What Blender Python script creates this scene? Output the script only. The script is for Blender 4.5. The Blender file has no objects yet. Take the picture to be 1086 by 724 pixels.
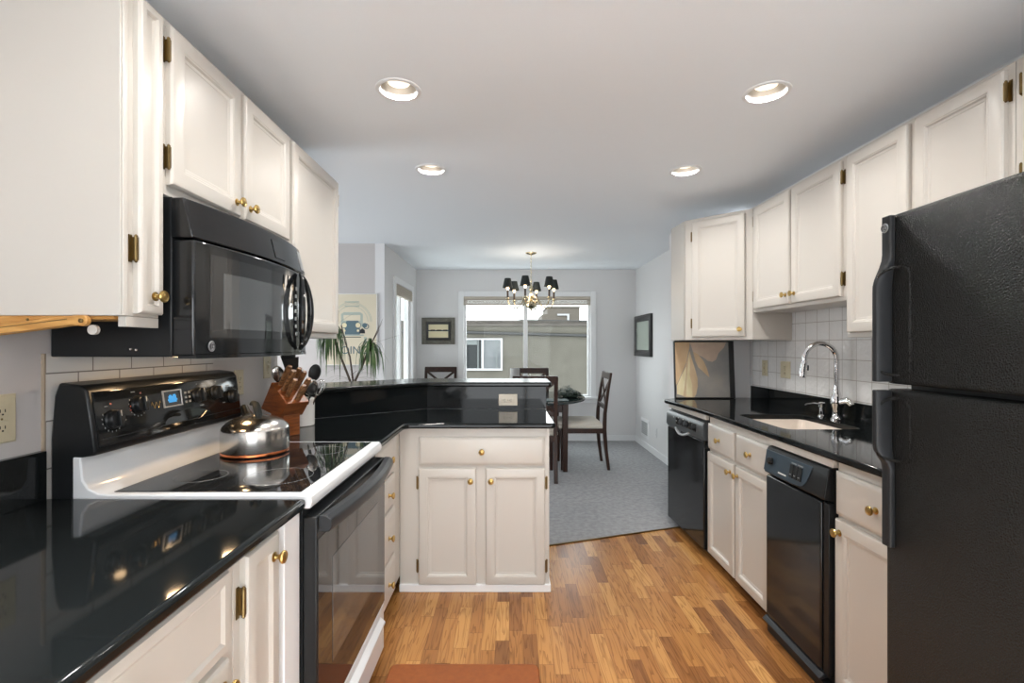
import bpy, bmesh, math, random
from mathutils import Vector, Matrix
random.seed(7)
SC = bpy.context.scene
COL = SC.collection
V = Vector
PI = math.pi

# ------------------------------------------------------------------ camera, world, exposure
cam_d = bpy.data.cameras.new('camera')
cam_d.sensor_width = 36.0
cam_d.lens = 36.0 * 510.0 / 1086.0
cam_d.shift_x = (543 - 540) / 1086.0
cam_d.shift_y = (366 - 362) / 1086.0
cam_d.clip_start = 0.02
cam = bpy.data.objects.new('camera', cam_d)
COL.objects.link(cam)
cam.location = (0, 0, 1.363)
cam.rotation_euler = (PI / 2, 0, 0)
SC.camera = cam

SC.view_settings.view_transform = 'Standard'
SC.view_settings.look = 'None'
SC.view_settings.gamma = 1.0
SC.view_settings.use_curve_mapping = False
SC.view_settings.exposure = 0.10

SKY = 5.4
world = bpy.data.worlds.new('overcast sky')
SC.world = world
world.use_nodes = True
bg = world.node_tree.nodes['Background']
bg.inputs['Color'].default_value = (0.93, 0.97, 1.0, 1)
bg.inputs['Strength'].default_value = SKY
CAN_W = 7.5
CAN_COL = (1.0, 0.965, 0.92)
HOOD_W = 0.45

def portal(name, loc, rot, sx, sy):
    l = bpy.data.lights.new(name, 'AREA')
    l.shape = 'RECTANGLE'
    l.size, l.size_y = sx, sy
    l.cycles.is_portal = True
    o = bpy.data.objects.new(name, l)
    COL.objects.link(o)
    o.location, o.rotation_euler = loc, rot
    return o
portal('daylight_portal_dining', (0.255, 6.99, 1.33), (-PI / 2, 0, 0), 1.85, 1.5)
portal('daylight_portal_side', (-1.45, 6.0, 1.3), (0, -PI / 2, 0), 1.5, 1.0)
portal('daylight_portal_living', (-4.35, 3.5, 1.25), (0, -PI / 2, 0), 1.8, 1.9)
portal('daylight_portal_behind', (0.3, -2.35, 1.1), (PI / 2, 0, 0), 2.5, 2.15)

def fill_light(name, loc, rot, sx, sy, watts):  # added fill light, placed at an unseen opening
    l = bpy.data.lights.new(name, 'AREA')
    l.shape = 'RECTANGLE'
    l.size, l.size_y = sx, sy
    l.energy = watts; l.color = (0.90, 0.95, 1.0)
    o = bpy.data.objects.new(name, l)
    COL.objects.link(o)
    o.location, o.rotation_euler = loc, rot
    return o
fill_light('daylight_rear_door', (0.3, -2.32, 1.08), (PI / 2, 0, 0), 2.3, 2.0, 10)  # extra light added behind the camera to brighten the room
fill_light('fill_light_living', (-4.32, 3.5, 1.25), (0, -PI / 2, 0), 1.6, 1.7, 30)  # extra light added round the corner to brighten nook and dining area

# ------------------------------------------------------------------ materials
def lin(c):
    c = c / 255.0
    return c / 12.92 if c <= 0.04045 else ((c + 0.055) / 1.055) ** 2.4
def rgb(r, g, b):
    return (lin(r), lin(g), lin(b), 1)

def mat(name, color, rough=0.5, metal=0.0, spec=0.5, coat=0.0, bump=None, emit=None, trans=0.0, noise=None, ior=1.5):
    m = bpy.data.materials.new(name)
    m.use_nodes = True
    nt = m.node_tree
    b = nt.nodes['Principled BSDF']
    b.inputs['Base Color'].default_value = color if len(color) == 4 else (*color, 1)
    b.inputs['Roughness'].default_value = rough
    b.inputs['Metallic'].default_value = metal
    b.inputs['Specular IOR Level'].default_value = spec
    b.inputs['Coat Weight'].default_value = coat
    b.inputs['Coat Roughness'].default_value = 0.05
    b.inputs['Transmission Weight'].default_value = trans
    b.inputs['IOR'].default_value = ior
    if emit:
        b.inputs['Emission Color'].default_value = (*emit[0], 1)
        b.inputs['Emission Strength'].default_value = emit[1]
    geo = None
    if bump or noise:
        geo = nt.nodes.new('ShaderNodeNewGeometry')
    if bump:
        n = nt.nodes.new('ShaderNodeTexNoise')
        n.inputs['Scale'].default_value = bump[0]
        n.inputs['Detail'].default_value = 3
        nt.links.new(geo.outputs['Position'], n.inputs['Vector'])
        bp = nt.nodes.new('ShaderNodeBump')
        bp.inputs['Strength'].default_value = bump[1]
        bp.inputs['Distance'].default_value = bump[2] if len(bump) > 2 else 0.002
        nt.links.new(n.outputs['Fac'], bp.inputs['Height'])
        nt.links.new(bp.outputs['Normal'], b.inputs['Normal'])
    if noise:   # (scale, color2, stretch)
        n = nt.nodes.new('ShaderNodeTexNoise')
        n.inputs['Scale'].default_value = noise[0]
        n.inputs['Detail'].default_value = 5
        mp = nt.nodes.new('ShaderNodeMapping')
        mp.inputs['Scale'].default_value = noise[2] if len(noise) > 2 else (1, 1, 1)
        nt.links.new(geo.outputs['Position'], mp.inputs['Vector'])
        nt.links.new(mp.outputs['Vector'], n.inputs['Vector'])
        r = nt.nodes.new('ShaderNodeValToRGB')
        r.color_ramp.elements[0].position = 0.35
        r.color_ramp.elements[1].position = 0.68
        r.color_ramp.elements[0].color = color if len(color) == 4 else (*color, 1)
        r.color_ramp.elements[1].color = noise[1]
        nt.links.new(n.outputs['Fac'], r.inputs['Fac'])
        nt.links.new(r.outputs['Color'], b.inputs['Base Color'])
    return m

M = {}
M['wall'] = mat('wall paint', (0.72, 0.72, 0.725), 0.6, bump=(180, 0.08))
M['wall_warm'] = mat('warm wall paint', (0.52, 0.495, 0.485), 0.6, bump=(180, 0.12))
M['ceiling'] = mat('ceiling paint', (0.87, 0.91, 0.95), 0.75, bump=(140, 0.15))
M['trim'] = mat('white trim', (0.82, 0.83, 0.84), 0.35)
M['cab'] = mat('cabinet paint', (0.575, 0.545, 0.50), 0.32, bump=(60, 0.03))
M['cabin'] = mat('cabinet inside', (0.55, 0.45, 0.36), 0.6)
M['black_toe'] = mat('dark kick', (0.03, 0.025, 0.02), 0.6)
M['brass'] = mat('aged brass', (0.52, 0.36, 0.13), 0.28, 1.0)
M['bronze'] = mat('antique hinge metal', (0.20, 0.14, 0.06), 0.38, 1.0)
M['granite'] = mat('black granite', (0.004, 0.005, 0.005, 1), 0.06, spec=0.24, noise=(900, (0.010, 0.012, 0.013, 1)))
M['granite_bar'] = mat('honed black granite', (0.004, 0.005, 0.005, 1), 0.2, spec=0.35)
M['gloss_black'] = mat('gloss black enamel', (0.008, 0.009, 0.010), 0.10, spec=0.5)
M['satin_black'] = mat('satin black plastic', (0.010, 0.011, 0.012), 0.30, spec=0.3)
M['mid_black'] = mat('charcoal plastic', (0.020, 0.022, 0.025), 0.35, spec=0.35)
M['grey_panel'] = mat('slate control panel', (0.028, 0.045, 0.062), 0.30)
M['slate'] = mat('slate grey plastic', (0.060, 0.068, 0.072), 0.28)
M['dark_glass'] = mat('black appliance glass', (0.012, 0.013, 0.014), 0.03, spec=0.8)
M['win_glass_dark'] = mat('oven window', (0.05, 0.055, 0.058), 0.05, spec=0.9, ior=1.7)
M['fridge'] = mat('textured black fridge', (0.008, 0.009, 0.009), 0.25, spec=0.26, bump=(230, 1.0, 0.008))
M['fridge_handle'] = mat('black fridge handle', (0.014, 0.015, 0.017), 0.42, spec=0.35)
M['white_enamel'] = mat('white enamel', (0.70, 0.72, 0.74), 0.15)
M['steel'] = mat('polished steel', (0.62, 0.60, 0.57), 0.2, 1.0)
M['chrome'] = mat('chrome', (0.75, 0.75, 0.76), 0.06, 1.0)
M['copper'] = mat('copper', (0.55, 0.18, 0.07), 0.25, 1.0)
M['sink'] = mat('biscuit sink', (0.80, 0.72, 0.64), 0.25)
M['almond'] = mat('almond plastic', (0.55, 0.49, 0.34), 0.4)
M['cream_plastic'] = mat('cream plastic', (0.66, 0.60, 0.50), 0.4)
M['slot'] = mat('dark slot', (0.02, 0.018, 0.015), 0.6)
M['block_wood'] = mat('cherry wood', rgb(108, 56, 24), 0.35, noise=(14, rgb(146, 84, 40), (1, 1, 6)))
M['handle_wood'] = mat('walnut knife handle', rgb(84, 52, 30), 0.4, noise=(60, rgb(158, 116, 78), (1, 3, 1)))
M['oak_raw'] = mat('bare oak', rgb(176, 124, 60), 0.5, noise=(12, rgb(205, 156, 88), (1, 8, 8)))
M['ceramic'] = mat('white stoneware', (0.74, 0.73, 0.70), 0.2)
M['dark_wood'] = mat('espresso wood', rgb(40, 22, 15), 0.34, spec=0.3, noise=(10, rgb(56, 32, 21), (6, 6, 1)))
M['cushion'] = mat('cream upholstery', (0.62, 0.58, 0.51), 0.85, bump=(500, 0.2))
M['glass_top'] = mat('dark table top', (0.02, 0.03, 0.03), 0.06, spec=0.7)
M['leaf_dark'] = mat('dark foliage', (0.008, 0.022, 0.014), 0.6, noise=(60, (0.016, 0.042, 0.024, 1)))
M['leaf'] = mat('dracaena leaf', (0.02, 0.055, 0.014), 0.4, noise=(25, (0.075, 0.14, 0.035, 1)))
M['leaf_red'] = mat('dracaena leaf red', (0.06, 0.035, 0.025), 0.4)
M['stem'] = mat('cane stem', (0.07, 0.05, 0.035), 0.7)
M['pot'] = mat('terracotta pot', (0.25, 0.12, 0.07), 0.7)
M['grout_edge'] = mat('tile edge grout', (0.34, 0.27, 0.20), 0.7)
M['soil'] = mat('soil', (0.02, 0.014, 0.01), 0.9)
M['mat_red'] = mat('rust floor mat', rgb(128, 66, 22), 0.55, bump=(300, 0.2), noise=(40, rgb(140, 76, 28)))
M['shade_beige'] = mat('beige window shade', (0.52, 0.47, 0.40), 0.8)
M['lamp_black'] = mat('black lamp shade', (0.012, 0.016, 0.015), 0.7)
M['gold'] = mat('pale polished brass', (0.72, 0.62, 0.42), 0.15, 1.0)
M['sleeve'] = mat('dark candle sleeve', (0.07, 0.045, 0.03), 0.5)
M['bulb'] = mat('warm bulb', (1, 0.9, 0.75), 0.3, emit=((1.0, 0.70, 0.38), 5))
M['can_lens'] = mat('recessed bulb face', (1, 1, 1), 0.4, emit=((1.0, 0.86, 0.66), 1.0))
M['hood_lens'] = mat('hood bulb face', (1, 1, 1), 0.4, emit=((1.0, 0.70, 0.38), 9))
M['baffle'] = mat('silver baffle', (0.62, 0.60, 0.58), 0.32, 0.7)
M['frame_grey'] = mat('pewter frame wood', rgb(92, 90, 80), 0.5, noise=(40, rgb(112, 110, 100)))
M['frame_black'] = mat('black picture frame', (0.02, 0.02, 0.02), 0.3)
M['mirror'] = mat('matted print behind glass', (0.40, 0.44, 0.43), 0.08, spec=0.7)
M['paper'] = mat('poster paper', rgb(212, 203, 180), 0.6)
M['ink_blue'] = mat('poster slate blue', rgb(84, 108, 118), 0.6)
M['ink_pale'] = mat('poster pale blue', rgb(168, 178, 168), 0.6)
M['ink_black'] = mat('poster black', rgb(22, 26, 30), 0.6)
M['ink_cream'] = mat('poster cream', rgb(226, 216, 180), 0.6)
M['white_mark'] = mat('white marking', (0.62, 0.62, 0.60), 0.5)
M['grey_mark'] = mat('grey marking', (0.22, 0.23, 0.23), 0.5)
M['red_mark'] = mat('red marking', (0.40, 0.10, 0.06), 0.5)
M['lcd'] = mat('blue display', (0.01, 0.05, 0.12), 0.2, emit=((0.08, 0.42, 0.85), 0.75))
M['silver_plastic'] = mat('silver plastic', (0.42, 0.43, 0.44), 0.3, 0.6)
M['stucco'] = mat('neighbour stucco', rgb(68, 65, 58), 0.9, bump=(40, 0.3, 0.01), noise=(3, rgb(75, 72, 65)))
M['parapet'] = mat('weathered parapet', rgb(62, 58, 54), 0.9, noise=(4, rgb(76, 71, 66), (1, 1, 3)))
M['conduit'] = mat('black conduit', (0.012, 0.012, 0.012), 0.5)
M['far_house'] = mat('far beige house', rgb(84, 78, 71), 0.9)
M['far_trim'] = mat('far curtain', (0.09, 0.10, 0.10), 0.8)
M['far_trim2'] = mat('far white window trim', (0.30, 0.30, 0.31), 0.6)
M['asphalt'] = mat('asphalt ground', (0.09, 0.09, 0.09), 0.9)
M['dark_room'] = mat('dark window pane', (0.012, 0.014, 0.015), 0.05)
M['grey_pane'] = mat('grey window pane', (0.09, 0.095, 0.10), 0.1)
M['frost'] = mat('pale frosted glass', (0.45, 0.45, 0.44), 0.3)
M['white_cloth'] = mat('white cloth', (0.80, 0.80, 0.79), 0.8)
M['placemat'] = mat('slate green cloth', (0.06, 0.085, 0.085), 0.8)

def clear_glass():
    m = bpy.data.materials.new('window glass')
    m.use_nodes = True
    nt = m.node_tree
    nt.nodes.clear()
    out = nt.nodes.new('ShaderNodeOutputMaterial')
    tr = nt.nodes.new('ShaderNodeBsdfTransparent')
    tr.inputs['Color'].default_value = (0.96, 0.98, 0.97, 1)
    gl = nt.nodes.new('ShaderNodeBsdfGlossy')
    gl.inputs['Roughness'].default_value = 0.02
    fr = nt.nodes.new('ShaderNodeFresnel')
    fr.inputs['IOR'].default_value = 1.35
    mx = nt.nodes.new('ShaderNodeMixShader')
    k = nt.nodes.new('ShaderNodeMath'); k.operation = 'MULTIPLY'; k.inputs[1].default_value = 0.15
    nt.links.new(fr.outputs[0], k.inputs[0]); nt.links.new(k.outputs[0], mx.inputs[0])
    nt.links.new(tr.outputs[0], mx.inputs[1])
    nt.links.new(gl.outputs[0], mx.inputs[2])
    nt.links.new(mx.outputs[0], out.inputs['Surface'])
    return m
M['glass'] = clear_glass()

def N(nt, typ, **kw):
    n = nt.nodes.new(typ)
    for k, v in kw.items():
        setattr(n, k, v)
    return n
def math_n(nt, op, a, b=None):
    n = N(nt, 'ShaderNodeMath', operation=op)
    for i, x in enumerate((a, b)):
        if x is None:
            continue
        if isinstance(x, (int, float)):
            n.inputs[i].default_value = x
        else:
            nt.links.new(x, n.inputs[i])
    return n.outputs[0]

def oak_floor():
    m = bpy.data.materials.new('oak strip floor')
    m.use_nodes = True
    nt = m.node_tree
    b = nt.nodes['Principled BSDF']
    geo = N(nt, 'ShaderNodeNewGeometry')
    sp = N(nt, 'ShaderNodeSeparateXYZ')
    nt.links.new(geo.outputs['Position'], sp.inputs[0])
    W, L = 0.0635, 0.34
    xr = math_n(nt, 'DIVIDE', sp.outputs[0], W)
    row = math_n(nt, 'FLOOR', xr)
    w1 = N(nt, 'ShaderNodeTexWhiteNoise', noise_dimensions='1D')
    nt.links.new(row, w1.inputs['W'])
    off = math_n(nt, 'MULTIPLY', w1.outputs['Value'], 9.0)
    yr = math_n(nt, 'ADD', math_n(nt, 'DIVIDE', sp.outputs[1], L), off)
    cell = math_n(nt, 'FLOOR', yr)
    cv = N(nt, 'ShaderNodeCombineXYZ')
    nt.links.new(row, cv.inputs[0]); nt.links.new(cell, cv.inputs[1])
    w2 = N(nt, 'ShaderNodeTexWhiteNoise', noise_dimensions='2D')
    nt.links.new(cv.outputs[0], w2.inputs['Vector'])
    ramp = N(nt, 'ShaderNodeValToRGB')
    el = ramp.color_ramp.elements
    el[0].position = 0.0; el[0].color = rgb(118, 78, 44)
    el[1].position = 1.0; el[1].color = rgb(190, 142, 84)
    for p, c in ((0.12, rgb(134, 88, 48)), (0.45, rgb(160, 110, 60)), (0.8, rgb(176, 126, 72))):
        e = el.new(p); e.color = c
    nt.links.new(w2.outputs['Value'], ramp.inputs['Fac'])
    # grain: noise pulled along the strip, shifted per strip
    gv = N(nt, 'ShaderNodeCombineXYZ')
    nt.links.new(math_n(nt, 'MULTIPLY', sp.outputs[0], 15.0), gv.inputs[0])
    nt.links.new(math_n(nt, 'MULTIPLY', sp.outputs[1], 1.0), gv.inputs[1])
    nt.links.new(math_n(nt, 'MULTIPLY', w2.outputs['Value'], 40.0), gv.inputs[2])
    ns = N(nt, 'ShaderNodeTexNoise')
    ns.inputs['Scale'].default_value = 1.6
    ns.inputs['Detail'].default_value = 2.5
    nt.links.new(gv.outputs[0], ns.inputs['Vector'])
    bands = math_n(nt, 'FRACT', math_n(nt, 'MULTIPLY', ns.outputs['Fac'], 9.0))
    gr = N(nt, 'ShaderNodeValToRGB')
    gr.color_ramp.elements[0].position = 0.0; gr.color_ramp.elements[0].color = (0.52, 0.46, 0.40, 1)
    gr.color_ramp.elements[1].position = 0.5; gr.color_ramp.elements[1].color = (1.05, 1.04, 1.02, 1)
    nt.links.new(bands, gr.inputs['Fac'])
    mul = N(nt, 'ShaderNodeMix', data_type='RGBA', blend_type='MULTIPLY')
    mul.inputs['Factor'].default_value = 0.8
    nt.links.new(ramp.outputs['Color'], mul.inputs[6]); nt.links.new(gr.outputs['Color'], mul.inputs[7])
    # joints between strips
    fx = math_n(nt, 'FRACT', xr); fy = math_n(nt, 'FRACT', yr)
    jx = math_n(nt, 'LESS_THAN', fx, 0.025); jy = math_n(nt, 'LESS_THAN', fy, 0.007)
    j = math_n(nt, 'MULTIPLY', math_n(nt, 'MAXIMUM', jx, jy), 0.55)
    mj = N(nt, 'ShaderNodeMix', data_type='RGBA')
    nt.links.new(j, mj.inputs['Factor'])
    nt.links.new(mul.outputs[2], mj.inputs[6]); mj.inputs[7].default_value = rgb(70, 40, 22)
    nt.links.new(mj.outputs[2], b.inputs['Base Color'])
    b.inputs['Roughness'].default_value = 0.26
    b.inputs['Specular IOR Level'].default_value = 0.45
    bp = N(nt, 'ShaderNodeBump'); bp.inputs['Strength'].default_value = 0.06
    bp.inputs['Distance'].default_value = 0.001
    nt.links.new(ns.outputs['Fac'], bp.inputs['Height'])
    nt.links.new(bp.outputs[0], b.inputs['Normal'])
    return m
M['oak_floor'] = oak_floor()
M['carpet'] = mat('grey carpet', rgb(150, 151, 153), 0.95, bump=(420, 0.9, 0.006), noise=(28, rgb(172, 173, 175)))

def tile_mat(name, w, h, axis_u, u0, z0, offset, c1, c2, grout, wavy):
    m = bpy.data.materials.new(name)
    m.use_nodes = True
    nt = m.node_tree
    b = nt.nodes['Principled BSDF']
    geo = N(nt, 'ShaderNodeNewGeometry')
    sp = N(nt, 'ShaderNodeSeparateXYZ')
    nt.links.new(geo.outputs['Position'], sp.inputs[0])
    cv = N(nt, 'ShaderNodeCombineXYZ')
    nt.links.new(math_n(nt, 'SUBTRACT', sp.outputs[axis_u], u0), cv.inputs[0])
    nt.links.new(math_n(nt, 'SUBTRACT', sp.outputs[2], z0), cv.inputs[1])
    br = N(nt, 'ShaderNodeTexBrick')
    br.offset = offset; br.offset_frequency = 2; br.squash = 1
    br.inputs['Scale'].default_value = 1
    br.inputs['Brick Width'].default_value = w
    br.inputs['Row Height'].default_value = h
    br.inputs['Mortar Size'].default_value = 0.0022
    br.inputs['Mortar Smooth'].default_value = 0.3
    br.inputs['Color1'].default_value = c1
    br.inputs['Color2'].default_value = c2
    br.inputs['Mortar'].default_value = grout
    nt.links.new(cv.outputs[0], br.inputs['Vector'])
    nt.links.new(br.outputs['Color'], b.inputs['Base Color'])
    b.inputs['Roughness'].default_value = 0.12
    ns = N(nt, 'ShaderNodeTexNoise'); ns.inputs['Scale'].default_value = 22
    nt.links.new(geo.outputs['Position'], ns.inputs['Vector'])
    h_ = math_n(nt, 'SUBTRACT', math_n(nt, 'MULTIPLY', ns.outputs['Fac'], wavy), math_n(nt, 'MULTIPLY', br.outputs['Fac'], 0.6))
    bp = N(nt, 'ShaderNodeBump'); bp.inputs['Strength'].default_value = 0.6
    bp.inputs['Distance'].default_value = 0.004
    nt.links.new(h_, bp.inputs['Height']); nt.links.new(bp.outputs[0], b.inputs['Normal'])
    return m
M['tile_left'] = tile_mat('large white wall tile', 0.152, 0.133, 1, 1.335, 0.885, 0.33, (0.60, 0.585, 0.56, 1), (0.64, 0.63, 0.61, 1), (0.20, 0.185, 0.17, 1), 0.35)
M['tile_right'] = tile_mat('small white wall tile', 0.112, 0.112, 1, 3.74, 0.945, 0.0, (0.66, 0.655, 0.645, 1), (0.71, 0.705, 0.695, 1), (0.40, 0.37, 0.34, 1), 2.6)

def painting_mat():
    m = mat('petal painting', rgb(146, 146, 144), 0.45, noise=(5, rgb(170, 164, 156)))
    return m
M['canvas'] = painting_mat()
M['petal1'] = mat('petal ochre', rgb(204, 174, 136), 0.5, noise=(14, rgb(220, 194, 158), (1, 1, .4)))
M['petal2'] = mat('petal cream', rgb(224, 208, 160), 0.5, noise=(18, rgb(238, 228, 196), (1, 1, .3)))
M['petal3'] = mat('petal pink', rgb(204, 180, 162), 0.5, noise=(12, rgb(216, 196, 174)))

# ------------------------------------------------------------------ mesh helpers
class B:
    def __init__(s):
        s.bm = bmesh.new()
    def poly(s, pts):
        vs = [s.bm.verts.new(p) for p in pts]
        return s.bm.faces.new(vs)
    def hexa(s, p):      # 8 points: bottom 4 ccw, top 4 ccw
        v = [s.bm.verts.new(q) for q in p]
        for f in ((3, 2, 1, 0), (4, 5, 6, 7), (0, 1, 5, 4), (1, 2, 6, 5), (2, 3, 7, 6), (3, 0, 4, 7)):
            s.bm.faces.new([v[i] for i in f])
        return s
    def box(s, x0, x1, y0, y1, z0, z1):
        if x0 > x1: x0, x1 = x1, x0
        if y0 > y1: y0, y1 = y1, y0
        if z0 > z1: z0, z1 = z1, z0
        return s.hexa([(x0, y0, z0), (x1, y0, z0), (x1, y1, z0), (x0, y1, z0), (x0, y0, z1), (x1, y0, z1), (x1, y1, z1), (x0, y1, z1)])
    def obox(s, O, U, W, Nn, w, h, d):   # corner O, extents along three directions
        O, U, W, Nn = V(O), V(U), V(W), V(Nn)
        p = [O, O + U * w, O + U * w + W * h, O + W * h]
        return s.hexa([*p, *[q + Nn * d for q in p]])
    def bar(s, a, b, w, d, up=(0, 0, 1)):   # square bar from a to b
        a, b = V(a), V(b)
        t = (b - a).normalized()
        u = t.cross(V(up))
        if u.length < 1e-4: u = V((1, 0, 0))
        u.normalize(); n = u.cross(t).normalized()
        def q(c): return [c - u * w / 2 - n * d / 2, c + u * w / 2 - n * d / 2, c + u * w / 2 + n * d / 2, c - u * w / 2 + n * d / 2]
        return s.hexa([*q(a), *q(b)])
    def prism(s, pts, z0, z1):
        lo = [s.bm.verts.new((x, y, z0)) for x, y in pts]
        hi = [s.bm.verts.new((x, y, z1)) for x, y in pts]
        s.bm.faces.new(lo[::-1]); s.bm.faces.new(hi)
        n = len(pts)
        for i in range(n):
            s.bm.faces.new([lo[i], lo[(i + 1) % n], hi[(i + 1) % n], hi[i]])
        return s
    def extr(s, pts, vec):    # polygon of 3-d points pushed along vec
        vec = V(vec)
        lo = [s.bm.verts.new(p) for p in pts]
        hi = [s.bm.verts.new(V(p) + vec) for p in pts]
        s.bm.faces.new(lo[::-1]); s.bm.faces.new(hi)
        n = len(pts)
        for i in range(n):
            s.bm.faces.new([lo[i], lo[(i + 1) % n], hi[(i + 1) % n], hi[i]])
        return s
    def tube(s, pts, r, seg=10, flat=None):
        pts = [V(p) for p in pts]
        rs = r if isinstance(r, (list, tuple)) else [r] * len(pts)
        prev = None; rings = []
        for i, p in enumerate(pts):
            t = (pts[min(i + 1, len(pts) - 1)] - pts[max(i - 1, 0)]).normalized()
            if prev is None:
                u = t.cross(V((0, 0, 1)))
                if u.length < 1e-3: u = t.cross(V((1, 0, 0)))
                u.normalize()
            else:
                u = (prev - t * prev.dot(t)).normalized()
            prev = u; w = t.cross(u)
            k = flat if flat else 1.0
            rings.append([s.bm.verts.new(p + (u * math.cos(2 * PI * j / seg) + w * math.sin(2 * PI * j / seg) * k) * rs[i]) for j in range(seg)])
        for a, b in zip(rings, rings[1:]):
            for j in range(seg):
                s.bm.faces.new([a[j], a[(j + 1) % seg], b[(j + 1) % seg], b[j]])
        s.bm.faces.new(rings[0][::-1]); s.bm.faces.new(rings[-1])
        return s
    def ring(s, pts, r, seg=8):   # closed tube
        pts = [V(p) for p in pts]; n = len(pts); rings = []
        c = sum(pts, V()) / n
        nn = V()
        for i in range(n): nn += (pts[i] - c).cross(pts[(i + 1) % n] - c)
        nn.normalize()
        for i, p in enumerate(pts):
            t = (pts[(i + 1) % n] - pts[i - 1]).normalized()
            u = t.cross(nn).normalized()
            rings.append([s.bm.verts.new(p + (u * math.cos(2 * PI * j / seg) + nn * math.sin(2 * PI * j / seg)) * r) for j in range(seg)])
        for i in range(n):
            a, b = rings[i], rings[(i + 1) % n]
            for j in range(seg):
                s.bm.faces.new([a[j], a[(j + 1) % seg], b[(j + 1) % seg], b[j]])
        return s
    def lathe(s, prof, O, axis=(0, 0, 1), seg=24, cap=True):
        O, a = V(O), V(axis).normalized()
        u = a.orthogonal().normalized(); w = a.cross(u)
        rings = []
        for r, h in prof:
            rings.append([s.bm.verts.new(O + a * h + (u * math.cos(2 * PI * j / seg) + w * math.sin(2 * PI * j / seg)) * max(r, 1e-4)) for j in range(seg)])
        for p, q in zip(rings, rings[1:]):
            for j in range(seg):
                s.bm.faces.new([p[j], p[(j + 1) % seg], q[(j + 1) % seg], q[j]])
        if cap:
            s.bm.faces.new(rings[0][::-1]); s.bm.faces.new(rings[-1])
        return s
    def rings(s, O, U, W, Nn, w, h, prof):   # nested rectangles: (inset, height) from outside in
        O, U, W, Nn = V(O), V(U), V(W), V(Nn)
        rr = []
        for ins, ht in prof:
            rr.append([s.bm.verts.new(O + U * a + W * b + Nn * ht) for a, b in ((ins, ins), (w - ins, ins), (w - ins, h - ins), (ins, h - ins))])
        for p, q in zip(rr, rr[1:]):
            for j in range(4):
                s.bm.faces.new([p[j], p[(j + 1) % 4], q[(j + 1) % 4], q[j]])
        s.bm.faces.new(rr[0][::-1]); s.bm.faces.new(rr[-1])
        return s
    def ico(s, c, r, sub=2, sc=(1, 1, 1)):
        g = bmesh.ops.create_icosphere(s.bm, subdivisions=sub, radius=r)
        for v in g['verts']:
            v.co = V((v.co.x * sc[0], v.co.y * sc[1], v.co.z * sc[2])) + V(c)
        return s
    def build(s, name, m, parent=None, bevel=0.0, label=None, angle=35, seg=2):
        bm = s.bm
        bmesh.ops.recalc_face_normals(bm, faces=bm.faces)
        if parent is not None:
            root = parent
            while root.parent: root = root.parent
            org = root.location.copy()
        else:
            xs = [v.co for v in bm.verts]
            org = V(((min(p.x for p in xs) + max(p.x for p in xs)) / 2, (min(p.y for p in xs) + max(p.y for p in xs)) / 2, min(p.z for p in xs)))
        for v in bm.verts: v.co -= org
        me = bpy.data.meshes.new(name)
        bm.to_mesh(me); bm.free()
        me.materials.append(M[m] if isinstance(m, str) else m)
        for p in me.polygons: p.use_smooth = True
        me.set_sharp_from_angle(angle=math.radians(angle))
        o = bpy.data.objects.new(name, me)
        COL.objects.link(o)
        if parent is not None: o.parent = parent
        else: o.location = org
        if bevel:
            md = o.modifiers.new('bevel', 'BEVEL')
            md.width = bevel; md.segments = seg; md.limit_method = 'ANGLE'; md.angle_limit = math.radians(40)
            md.harden_normals = False
        if label: o['label'] = label
        return o

def tag(o, label, cat, group=None):
    o['label'] = label; o['category'] = cat
    if group: o['group'] = group
    return o
def thing(name, loc, label, cat, group=None):
    o = bpy.data.objects.new(name, None)
    o.empty_display_size = 0.1
    COL.objects.link(o); o.location = loc
    return tag(o, label, cat, group)
def struct(o):
    o['kind'] = 'structure'; return o
def dup(root, loc, rotz, label, group=None):
    r = root.copy(); COL.objects.link(r); r.location = loc; r.rotation_euler = (0, 0, rotz)
    r['label'] = label
    if group: r['group'] = group
    for ch in list(root.children):
        c = ch.copy(); COL.objects.link(c); c.parent = r
        for g in list(ch.children):
            d = g.copy(); COL.objects.link(d); d.parent = c
    return r
def text_part(name, body, size, O, U, W, m, parent, depth=0.0006, align='LEFT'):
    cu = bpy.data.curves.new(name, 'FONT')
    cu.body = body; cu.size = size; cu.extrude = depth; cu.align_x = align
    t = bpy.data.objects.new('tmp_text', cu)
    COL.objects.link(t)
    bpy.context.view_layer.update()
    me = bpy.data.meshes.new_from_object(t.evaluated_get(bpy.context.evaluated_depsgraph_get()))
    bpy.data.objects.remove(t)
    U, W = V(U).normalized(), V(W).normalized(); Nn = U.cross(W)
    root = parent
    while root.parent: root = root.parent
    mx = Matrix((( U.x, W.x, Nn.x, O[0] - root.location.x), (U.y, W.y, Nn.y, O[1] - root.location.y), (U.z, W.z, Nn.z, O[2] - root.location.z), (0, 0, 0, 1)))
    me.transform(mx)
    me.materials.clear(); me.materials.append(M[m])
    o = bpy.data.objects.new(name, me); COL.objects.link(o); o.parent = parent
    return o

# ------------------------------------------------------------------ setting
XL, XR, CEIL = -1.295, 1.90, 2.44
CB = [(-1.345, 2.69), (-0.62, 2.975), (0.276, 3.27), (1.27, 3.60), (2.03, 3.85)]   # edge between oak and carpet
struct(B().prism([(-1.345, -2.25), (2.03, -2.25)] + CB[::-1], -0.05, 0.0).build('floor', 'oak_floor'))
struct(B().prism([(-4.3, 1.4), (-1.345, 1.4)] + CB + [(2.03, 6.96), (-1.42, 6.96), (-1.42, 5.19), (-4.3, 5.19)], -0.05, 0.004).build('floor_carpet', 'carpet'))
tr = B()
for a, b in zip(CB[1:-1], CB[2:]):
    tr.bar((*a, 0.004), (*b, 0.004), 0.012, 0.006)
struct(tr.build('trim_carpet_edge', 'bronze'))

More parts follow.
